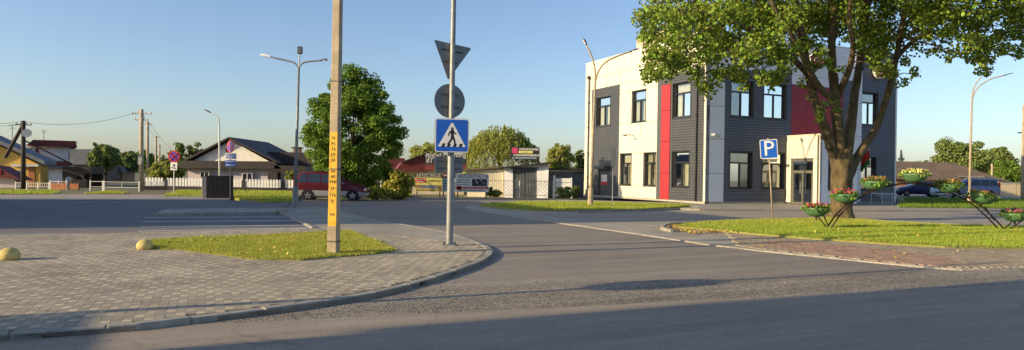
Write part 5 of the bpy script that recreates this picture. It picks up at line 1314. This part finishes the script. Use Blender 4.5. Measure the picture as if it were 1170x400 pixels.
# ---------------- garages and banners in the middle
GY = 55.0
h = House('garage', 'whitewashed garage with a grey double gate in the middle distance', 'garage', 600, 226, GY, rot=0)
h.part('wall', [(576,226),(586,226),(586,192.5),(613.5,192),(613.5,226),(626,226),(627,186.5),(576,191.5)], 'lime_wall', 0, .3, floor=True)
h.part('body', [(577,226),(625.5,226),(626,187.5),(577,192)], 'lime_wall', .31, 6, floor=True)
for x0, x1 in ((586,599.8),(600.2,613.5)):
    lf = h.rect('gate_leaf', x0, 192.5, x1, 226, 'gate_grey', .12, .2, floor=True)
    for i in range(4): h.rect('board', x0+.4+i*3.35, 194, x0+3.2+i*3.35, 224.5, 'gate_grey', .08, .118, parent=lf)
h.rect('lintel', 583.5, 191.2, 615.5, 193, 'gate_grey', -.06, 0)
h.roofsheet('roof', ((570,193),(629.5,187)), 1.8, 'roof_brown', -.5, 6.3)
h = House('shed', 'cream board-walled shed left of the whitewashed garage', 'shed', 560, 226, GY, rot=0)
h.part('wall', [(533,226),(575.6,226),(575.6,191),(533,194)], 'cream_wall', .6, 5, floor=True)
for i in range(9): h.rect('board', 552.5+i*2.5, 194, 554.7+i*2.5, 225, 'cream_wall', .5, .598, floor=False)
h.roofsheet('roof', ((500,197.5),(575.5,191.5)), 1.8, 'roof_slate', .1, 5.3)
h = House('grey_shed', 'low dark grey shed right of the whitewashed garage', 'shed', 645, 226, 57, rot=0)
h.part('wall', [(627.5,226),(667,226),(667,196),(627.5,196)], 'roof_grey', .3, 6, floor=True); h.roofsheet('roof', ((626,194),(668,195)), 2.2, 'roof_brown', -.2, 6.2); h.rect('fascia', 628, 194.3, 667, 196.4, 'off_white', .1, .28)
g = House('sheet_gate', 'white sheet-metal gate before the grey shed', 'gate', 644, 226, 55.5, rot=0)
for i in range(4): g.rect('panel', 635.3, 203.8+i*5.3, 652, 208.6+i*5.3, 'lime_wall', 0, .05)
g.rect('post', 632.2, 200.5, 634.6, 226.5, 'white_paint', -.1, .1, floor=True); g.rect('post', 652.3, 203, 653.6, 226, 'lime_wall', -.02, .08, floor=True)
# chain-link gate
mg = thing('mesh_gate', 'wire mesh gate on white posts before the whitewashed garage', 'gate', (P(555,226,53).x, 53, .05)); L_ = P(632,226,53).x - mg.location.x; ht = P(600,207.5,53).z
m_ = MB(); st = .32; k = int(L_/st)
for i in range(-4, k):
    for s in (1,-1):
        a = [i*st, .08]; b_ = [i*st + (ht-.1), ht]
        if s < 0: a, b_ = [i*st, ht], [i*st + (ht-.1), .08]
        def clip(p, q):
            out = []
            for (x, z), (x2, z2) in ((p, q), (q, p)):
                if x < 0: z = z + (z2-z)*(0-x)/(x2-x); x = 0
                if x > L_: z = z + (z2-z)*(L_-x)/(x2-x); x = L_
                out.append((x, z))
            return out
        if b_[0] <= 0 or a[0] >= L_: continue
        p, q = clip(a, b_); m_.bar((p[0],0,p[1]), (q[0],0,q[1]), .008, n=4)
m_.build('mesh', 'galv', mg)
for x in (0, L_*.5, L_): MB().bar((x,0,-.1), (x,0,ht), .035, n=8).build('post', 'white_paint', mg)
for z in (ht, .1): MB().bar((0,0,z), (L_,0,z), .02, n=6).build('rail', 'galv', mg)
# red-roofed workshop
h = House('workshop', 'cream workshop with a red roof behind the banners', 'workshop', 470, 224, 60)
h.part('wall', [(452,224),(530,224),(530,194),(462,196),(452,199)], 'cream_wall', 0, 7, floor=True); h.part('roof', [(448,200),(459,186),(486,177),(488,196),(462,197)], 'roof_red', -.6, 6)
h.roofsheet('ridge', ((459,186.5),(490,175)), 1.6, 'roof_brown', -.8, 6); h.win(476,197.5,482,203,mull=0); h.win(487,197.5,493,203,mull=0)
h = House('red_roof_house', 'house with a pale red roof behind the shrub and round tree', 'house', 450, 215, 72)
h.part('wall', [(436,216),(464,216),(464,194),(436,194)], 'cream_wall', 0, 6, floor=True); h.part('roof', [(428,196),(466,196),(462,181),(444,179.5)], 'roof_red', -.4, .2)
def banner(name, label, x0, y0, x1, y1, Y, m, legs=True, cat='banner'):
    c = P((x0+x1)/2, (y0+y1)/2, Y); w_ = P(x1,y0,Y).x - P(x0,y0,Y).x; hh = P(x0,y0,Y).z - P(x0,y1,Y).z
    o = thing(name, label, cat, (c.x, Y, c.z)); MB().box(-w_/2, w_/2, 0, .05, -hh/2, hh/2).build('board', m, o)
    if legs:
        for s in (-.42, .42): MB().box(s*w_-.04, s*w_+.04, .055, .12, -c.z-.05, hh/2).build('leg', 'galv_dark', o)
    return o, w_, hh
def lay(o, w_, hh, u0, v0, u1, v1, m, name='print', k=1):
    return MB().box((u0-.5)*w_, (u1-.5)*w_, -.003*k, -.003*k+.0025, (.5-v1)*hh, (.5-v0)*hh).build(name, m, o)
def btext(o, w_, hh, s, u, v, size, m, fit=None):
    Mx = Matrix.Translation(((u-.5)*w_, -.012, (.5-v)*hh)) @ Matrix.Rotation(R(90), 4, 'X')
    t = textmesh(s, size, m, o, Mx, 'lettering', .001)
    if fit:
        cur = max(v_.co.x for v_ in t.data.vertices) - min(v_.co.x for v_ in t.data.vertices); t.matrix_local = Mx @ Matrix.Diagonal((fit*w_/cur, 1, 1, 1))
def scribble(o, w_, hh, u0, u1, v, th, m):
    g = MB(); u = u0
    while u < u1:
        k = random.uniform(.012,.035); g.box((u-.5)*w_, (min(u+k,u1)-.5)*w_, -.012, -.008, (.5-v-th/2)*hh, (.5-v+th/2)*hh); u += k + random.uniform(.008,.02)
    g.build('small_print', m, o)
BY = 51.0
o, w_, hh = banner('glass_banner', 'yellow and brown car glass banner left of the sign post', 474, 199, 505, 219, BY, 'banner_yellow')
lay(o,w_,hh,0,0,1,.2,'banner_dark'); btext(o,w_,hh,'АВТОСТЕКЛА',.5,.10,.36,'off_white',.9)
lay(o,w_,hh,.02,.24,.42,.5,'sign_red'); scribble(o,w_,hh,.05,.4,.32,.06,'off_white'); scribble(o,w_,hh,.05,.38,.43,.06,'off_white'); scribble(o,w_,hh,.5,.95,.38,.1,'banner_brown')
lay(o,w_,hh,0,.62,1,.82,'banner_brown'); lay(o,w_,hh,.24,.64,.8,.80,'car_steel','print',2); lay(o,w_,hh,.05,.86,1,.97,'banner_brown')
o, w_, hh = banner('list_banner', 'pale blue banner with dark rows and a red top, behind the sign post', 505.5, 198, 520.5, 219, BY+.3, 'car_ice')
lay(o,w_,hh,0,0,1,.25,'roof_red'); scribble(o,w_,hh,.1,.9,.12,.08,'off_white')
for v in (.42,.56,.70,.84): scribble(o,w_,hh,.08,.92,v,.05,'banner_blue')
o, w_, hh = banner('parts_banner', 'white auto parts banner with an engine picture and red stripe', 520, 199, 558.5, 219.5, BY, 'white_paint')
btext(o,w_,hh,'АВТОЗАПЧАСТИ',.53,.13,.42,'banner_dark',.88)
lay(o,w_,hh,.5,.27,.94,.66,'banner_dark'); 
for _ in range(16): a, b_ = random.uniform(.52,.88), random.uniform(.3,.58); lay(o,w_,hh,a,b_,a+random.uniform(.02,.06),b_+random.uniform(.03,.08),random.choice(('galv','off_white','gate_grey')),'print',2)
for v in (.34,.46,.58): scribble(o,w_,hh,.04,.44,v,.05,'banner_blue')
lay(o,w_,hh,.24,.70,.98,.82,'sign_red'); scribble(o,w_,hh,.28,.94,.76,.04,'off_white'); scribble(o,w_,hh,.1,.86,.91,.06,'flag_green')
e = MB(); e.lathe([(.16,0),(.27,0),(.27,.008),(.16,.008),(.16,0)], 20); e = e.build('emblem', 'sign_red', o); e.rotation_euler = (R(90),0,0); e.location = ((.12-.5)*w_, -.004, (.5-.78)*hh); e.scale = (.9,.55,1)
o, w_, hh = banner('repair_banner', 'dark repair banner with white letters on the workshop front', 485.5, 175.5, 533, 195, 59.2, 'banner_dark', legs=False)
btext(o,w_,hh,'РЕМОНТ СТАРТЕРОВ',.5,.17,.52,'white_paint',.96); btext(o,w_,hh,'И',.07,.45,.52,'white_paint',.06); btext(o,w_,hh,'Г',.17,.45,.52,'white_paint',.05); lay(o,w_,hh,0,.66,1,1,'roof_red')
o, w_, hh = banner('roof_sign', 'dark and yellow lettered sign standing on the garage roof', 583.5, 168.3, 616.5, 182.5, 56.5, 'banner_dark', legs=False, cat='sign')
lay(o,w_,hh,.04,.06,.24,.5,'petal_pink'); scribble(o,w_,hh,.3,.95,.16,.16,'off_white'); lay(o,w_,hh,.28,.3,.76,.48,'petal_cream','print'); scribble(o,w_,hh,.32,.72,.39,.06,'banner_brown')
scribble(o,w_,hh,.1,.98,.64,.15,'off_white'); scribble(o,w_,hh,.06,.9,.86,.13,'car_ice')
for s in (-.4, 0, .4): MB().box(s*w_-.03, s*w_+.03, .055, .1, -hh/2-.95, hh/2).build('leg', 'galv_dark', o)

# ---------------- right-hand background
sheet('back_lot', [(33,60),(85,60),(120,150),(40,150)], .34, 'drive', .5)
b0, b1 = G(1027, 237.3, .119), G(1320, 239.6, .119); b2, b3 = P(1320, 224, 60), P(1027, 224, 60)
mb = MB(); mb.add([(b0.x,b0.y,.119),(b1.x,b1.y,.119),(b2.x,60,.36),(b3.x,60,.36)], [(0,1,2,3)]); struct(mb.build('bank', 'soil'))
for f0, f1, n_ in ((0,.33,16000),(.33,.66,12000),(.66,1,9000)):
    L2 = lambda p, q, f: (p.x + (q.x-p.x)*f, p.y + (60-p.y)*f)
    grass('grass', [L2(b0,b3,f0), L2(b1,b2,f0), L2(b1,b2,f1), L2(b0,b3,f1)], .119 + .24*(f0+.1), n_, .16, .02, 'blade_shaded', 'green grass bank before the parked cars, ' + ('near the kerb' if f0 == 0 else 'its middle strip' if f0 < .5 else 'along the cars'))
h = House('barn', 'long barn with a brown slate roof behind the parked cars', 'barn', 1080, 222, 84, rot=0)
h.part('wall', [(1024,226),(1150,226),(1150,203.5),(1024,202)], 'brick_wall', .4, 8, floor=True)
for i in range(9): h.rect('brick_course', 1026, 204.5+i*1.7, 1149, 205.7+i*1.7, 'brick_wall', .34, .398)
pl = [(a + h.b.x, z + h.b.z) for a, z in h.W([(1018,204.5),(1152,208.5),(1118,186),(1038,183.6)])]
q0, q1, q2, q3 = [Vector((a, 84, z)) for a, z in pl]; q2 = q2 + Vector((0,4.5,0)); q3 = q3 + Vector((0,4.5,0)); q0.y -= .5; q1.y -= .5
nst = 30
for i in range(nst):                                    # roof sheets one by one
    a, b_ = q0.lerp(q1, i/nst), q0.lerp(q1, (i+.94)/nst); c, d = q3.lerp(q2, i/nst), q3.lerp(q2, (i+.94)/nst); up_ = Vector((0,-.02,.06 + .02*(i%2)))
    MB().add([a,b_,d,c,a+up_,b_+up_,d+up_,c+up_], [(0,1,2,3),(4,7,6,5),(0,4,5,1),(1,5,6,2),(2,6,7,3),(3,7,4,0)]).shift(h.b).build('roof_sheet', 'roof_slate', h.o)
MB().add([q0,q1,q2,q3,q0+Vector((0,12,0)),q1+Vector((0,12,0))], [(0,3,2,1),(3,4,5,2),(0,4,3),(1,2,5)]).shift(h.b + Vector((0,0,.03))).build('roof_deck', 'dark_wood', h.o)
h = House('lean_to', 'pale gabled lean-to at the right end of the barn', 'shed', 1140, 222, 80, rot=0)
h.part('wall', [(1120,226),(1152,226),(1152,208),(1128,203)], 'sand_wall', 0, 4, floor=True); h.roofsheet('roof', ((1122,202.5),(1154,209)), 1.4, 'gate_grey', -.4, 4.4)
h = House('yard_wall', 'long sand-coloured wall right of the parked van', 'wall', 1150, 224, 74, rot=0)
for i in range(6): h.rect('wall_panel', 1112+i*25, 209.8+i*.42, 1136.4+i*25, 226, 'sand_wall', 0, .25, floor=True)
h.rect('coping', 1112, 208.8, 1262, 210, 'concrete', -.06, .3)
b = P(1168, 232, 62); b.z = .3; o = thing('utility_pole', 'pale concrete utility pole at the right edge of the picture', 'pole', b)
MB().tube([(0,0,-.1), tuple(P(1169.5,120,62)-b)], [.15,.10], 10).build('shaft', 'concrete_pole', o, smooth=True); MB().box(-.5,.5,-.05,.05,6.0,6.1).build('crossarm', 'galv_dark', o)
b = P(1133, 222, 86); b.z = .3; tag(MB().tube([(0,0,-.1), tuple(P(1133.5,187,86)-b)], [.14,.11], 8).build('utility_pole', 'concrete_pole', loc=b), 'short concrete pole behind the barn end', 'pole')
h = House('far_tower', 'slim far tower with a thin spire above the barn roof', 'tower', 1031, 205, 320, rot=0)
h.rect('shaft', 1029.6, 182, 1032.4, 204, 'gate_grey', 0, 2); h.part('spire', [(1029.8,182),(1032.2,182),(1031,171)], 'galv_dark', .3, 1.6); h.rect('gallery', 1028.8, 180.5, 1033.2, 182.5, 'galv_dark', -.3, 2.3)
# ================================================================== VEHICLES
def car(name, label, loc, rz, st, hw, wheels, wr_, paint, glass, lower=None, group='parked cars', extras=None, cat='car'):
    """st: stations along x (front +): (x, z_bottom, z_shoulder, z_top, top half width factor, width factor)"""
    o = thing(name, label, cat, loc, rz, group)
    def sect(x, zb, zs, zt, ft_, fw):
        w_ = hw*fw; hr = w_*ft_
        return [(x, w_*.86, zb), (x, w_*.97, zb+.10), (x, w_, zb+(zs-zb)*.5), (x, w_*.985, zs-.03), (x, w_*.955, zs), (x, hr, zt-.07), (x, hr*.86, zt-.012), (x, hr*.45, zt+.012), (x, 0, zt+.018)]
    rings = []
    for s in st:
        r = sect(*s); rings.append(r + [(x, -y, z) for x, y, z in r[-2::-1]])
    n = len(rings[0]); mb = MB(); vs = [p for r in rings for p in r]
    fs = [(i*n+k, i*n+k+1, (i+1)*n+k+1, (i+1)*n+k) for i in range(len(rings)-1) for k in range(n-1)]
    fs += [(i*n+n-1, i*n, (i+1)*n, (i+1)*n+n-1) for i in range(len(rings)-1)]
    fs += [tuple(range(n)), tuple(range((len(rings)-1)*n, len(rings)*n))[::-1]]
    mb.add(vs, fs)
    if lower:
        for i in range(len(rings)-1):
            for k in (0,1,n-3,n-2): mb.mi[i*(n-1)+k] = 1
    body = mb.build('body', [paint, lower or paint], o); smooth_angle(body, 38)
    def at(x):
        for a, b in zip(st[:-1], st[1:]):
            if min(a[0],b[0]) <= x <= max(a[0],b[0]): t = (x-a[0])/(b[0]-a[0]); return [a[i] + (b[i]-a[i])*t for i in range(6)]
    def side(x, f, s, off=.012):
        _, zb, zs, zt, ft_, fw = at(x); w_ = hw*fw; y0, z0, y1, z1 = w_*.955, zs, w_*ft_, zt-.07
        return (x, s*(y0 + (y1-y0)*f + off), z0 + (z1-z0)*f + off*.3)
    for s in (1,-1):
        for (xa, xb, xa2, xb2) in glass['side']:
            m = 5; v = [side(xa + (xb-xa)*i/m, .10, s) for i in range(m+1)] + [side(xa2 + (xb2-xa2)*i/m, .90, s) for i in range(m, -1, -1)]
            MB().add(v, [tuple(range(len(v)))]).build('side_window', 'car_glass', o)
    for nm, (xa, xb) in glass['ends'].items():
        a, b = at(xa), at(xb); v = []
        for S, x in ((a, xa), (b, xb)):
            for f in (-.85,-.4,0,.4,.85):
                f2 = abs(f)/.86; v.append((x + glass['push'][nm][0], hw*S[5]*S[4]*f, S[3] - .012 + .03*(1-f2) + glass['push'][nm][1]))
        MB().add(v, [(i, i+1, 6+i, 5+i) for i in range(4)]).build(nm, 'car_glass', o)
    for i, x in enumerate(wheels):
        for s in (1,-1):
            w_ = thing_part('wheel', o, (x, s*(hw-.10), wr_))
            ar = MB(); k = 22; y = s*(hw*at(x)[5] + .006)
            ar.add([(x + wr_*1.17*math.cos(2*math.pi*j/k), y, max(wr_ + wr_*1.17*math.sin(2*math.pi*j/k), .14)) for j in range(k)], [tuple(range(k))]); ar.build('wheel_arch', 'rubber', o)
            def ylathe(pr, m, nm, par):
                vs = []; N_ = 24
                for r, d in pr:
                    for j in range(N_): a = 2*math.pi*j/N_; vs.append((r*math.cos(a), s*d, r*math.sin(a)))
                return smooth_angle(MB().add(vs, [(q*N_+j, q*N_+(j+1)%N_, (q+1)*N_+(j+1)%N_, (q+1)*N_+j) for q in range(len(pr)-1) for j in range(N_)] + [tuple(range(N_)), tuple(range((len(pr)-1)*N_, len(pr)*N_))]).build(nm, m, par))
            ylathe([(wr_*.62,-.09),(wr_*.95,-.09),(wr_,-.05),(wr_,.08),(wr_*.95,.115),(wr_*.66,.118),(wr_*.64,.09)], 'rubber', 'tyre', w_)
            ylathe([(wr_*.66,.085),(wr_*.64,.112),(wr_*.60,.10),(wr_*.58,.075),(.05,.085),(.03,.105)], 'galv_dark', 'rim', w_)
            sp = MB()
            for j in range(5):
                a = 2*math.pi*j/5 + .3; d = Vector((math.cos(a),0,math.sin(a))); t = Vector((-math.sin(a),0,math.cos(a)))*wr_*.09; y_ = Vector((0, s*.108, 0))
                sp.add([d*.02 - t + y_, d*.02 + t + y_, d*wr_*.62 + t*1.1 + y_, d*wr_*.62 - t*1.1 + y_], [(0,1,2,3)])
            sp.build('spokes', 'rim', w_)
    if extras: extras(o, at, side)
    return o
def thing_part(name, parent, loc):
    e = bpy.data.objects.new(name, None); COL.objects.link(e); e.parent = parent; e.location = loc; e.empty_display_size = .1; return e
# red people carrier with silver lower body, facing right
vb = Vector((P(379.5, 229, 41.2).x, 41.2, 0))
st = [(2.12,.30,.62,.66,.60,.80),(2.05,.24,.74,.80,.72,.90),(1.75,.22,.84,.94,.80,.98),(1.25,.21,.93,1.06,.82,1.0),(1.0,.21,.96,1.14,.80,1.0),(.40,.20,.98,1.56,.76,1.0),(.10,.20,.99,1.66,.77,1.0),(-.6,.20,1.0,1.72,.78,1.0),(-1.4,.20,1.0,1.70,.78,1.0),(-1.75,.21,1.0,1.66,.78,.99),(-1.98,.24,.99,1.50,.77,.97),(-2.08,.28,.96,1.10,.80,.95),(-2.12,.34,.80,.90,.8,.92)]
def van_bits(o, at, side):
    for s in (1,-1):
        MB().box(2.0,2.10,s*.72-.14,s*.72+.14,.62,.75).build('headlight', 'lamp_white', o, bevel=.02)
        MB().box(-2.10,-2.0,s*.80-.07,s*.80+.07,.75,1.25).build('tail_light', 'tail_red', o, bevel=.02)
        for x in (.55,-.55): MB().box(x-.09,x+.09,s*.885-.012,s*.885+.012,.86,.885).build('door_handle', 'car_red', o)
        m_ = MB(); m_.tube([(-1.5,s*.60,1.70),(-1.35,s*.60,1.755),(.0,s*.60,1.76),(.15,s*.58,1.70)], .018, 6); m_.build('roof_rail', 'black_paint', o)
        MB().box(.78,.95,s*.96-.09,s*.96+.09,.98,1.10).build('mirror', 'car_red', o, bevel=.03)
    MB().box(2.03,2.16,-.75,.75,.28,.5).build('bumper', 'car_silver', o, bevel=.04); MB().box(-2.18,-2.04,-.8,.8,.32,.56).build('bumper', 'car_red', o, bevel=.04)
car('people_carrier', 'dark red people carrier with silver lower body behind the yellow-banded pole', (vb.x, vb.y, 0), R(5), st, .88, (1.32,-1.28), .31, 'car_red',
    {'side': [(.92,.42,.45,.38),(.36,-.48,.33,-.46),(-.56,-1.28,-.56,-1.26),(-1.36,-1.86,-1.36,-1.72)], 'ends': {'windscreen': (.98,.44), 'rear_window': (-2.0,-1.8)}, 'push': {'windscreen': (.02,.012), 'rear_window': (-.03,.0)}}, 'car_silver', extras=van_bits, cat='van')
# cars on the right
sed = [(2.2,.28,.55,.58,.65,.80),(2.12,.22,.66,.70,.75,.92),(1.6,.20,.80,.86,.82,.99),(.95,.20,.88,.97,.82,1.0),(.2,.19,.92,1.38,.72,1.0),(-.3,.19,.93,1.45,.72,1.0),(-.9,.19,.94,1.41,.72,1.0),(-1.55,.20,.95,1.06,.80,1.0),(-2.0,.22,.93,1.0,.82,.96),(-2.18,.30,.75,.80,.8,.90)]
def sed_bits(o, at, side):
    for s in (1,-1): MB().box(2.04,2.16,s*.62-.18,s*.62+.18,.58,.68).build('headlight', 'lamp_white', o, bevel=.02); MB().box(-2.17,-2.1,s*.66-.15,s*.66+.15,.72,.86).build('tail_light', 'tail_red', o); MB().box(.62,.75,s*.93-.08,s*.93+.08,.92,1.03).build('mirror', 'galv_dark', o)
    MB().box(2.12,2.2,-.42,.42,.45,.58).build('grille', 'black_paint', o); MB().box(2.16,2.22,-.26,.26,.34,.45).build('number_plate', 'white_paint', o)
gl = {'side': [(.70,-.34,.22,-.32),(-.40,-1.28,-.40,-.98)], 'ends': {'windscreen': (.93,.24), 'rear_window': (-1.5,-.95)}, 'push': {'windscreen': (.02,.012), 'rear_window': (-.02,.012)}}
CZ = .34
p = P(1049, 226, 66); car('sedan', 'dark blue sedan facing left, seen under the top flower bowl', (p.x, p.y, CZ), R(172), sed, .88, (1.38,-1.32), .31, 'car_navy', gl, extras=sed_bits)
p = P(1077, 226, 61); car('sedan', 'pale ice-blue car nose towards the viewer beside the dark blue sedan', (p.x, p.y, CZ), R(-125), sed, .88, (1.38,-1.32), .30, 'car_ice', gl, extras=sed_bits)
van = [(2.3,.30,.60,.64,.62,.82),(2.2,.24,.75,.80,.74,.92),(1.7,.22,.90,1.0,.82,.99),(1.2,.21,1.0,1.15,.82,1.0),(.45,.20,1.05,1.72,.78,1.0),(0,.20,1.06,1.84,.80,1.0),(-1.6,.20,1.06,1.84,.80,1.0),(-2.1,.21,1.05,1.74,.80,.99),(-2.3,.26,1.02,1.2,.84,.97),(-2.36,.32,.8,.9,.82,.93)]
def van2_bits(o, at, side):
    for s in (1,-1): MB().box(2.1,2.24,s*.7-.15,s*.7+.15,.66,.82).build('headlight', 'lamp_white', o); MB().box(-2.36,-2.24,s*.82-.06,s*.82+.06,.8,1.5).build('tail_light', 'tail_red', o)
p = P(1108, 225, 69); car('minivan', 'blue-grey minivan parked behind the ice-blue car, left of the sand wall', (p.x, p.y, CZ), R(166), van, .92, (1.5,-1.4), .33, 'car_steel',
    {'side': [(1.1,.42,.50,.38),(.34,-.62,.32,-.60),(-.7,-1.45,-.7,-1.43),(-1.53,-2.1,-1.53,-2.0)], 'ends': {'windscreen': (1.18,.5), 'rear_window': (-2.28,-2.12)}, 'push': {'windscreen': (.02,.012), 'rear_window': (-.03,0)}}, extras=van2_bits, cat='van')
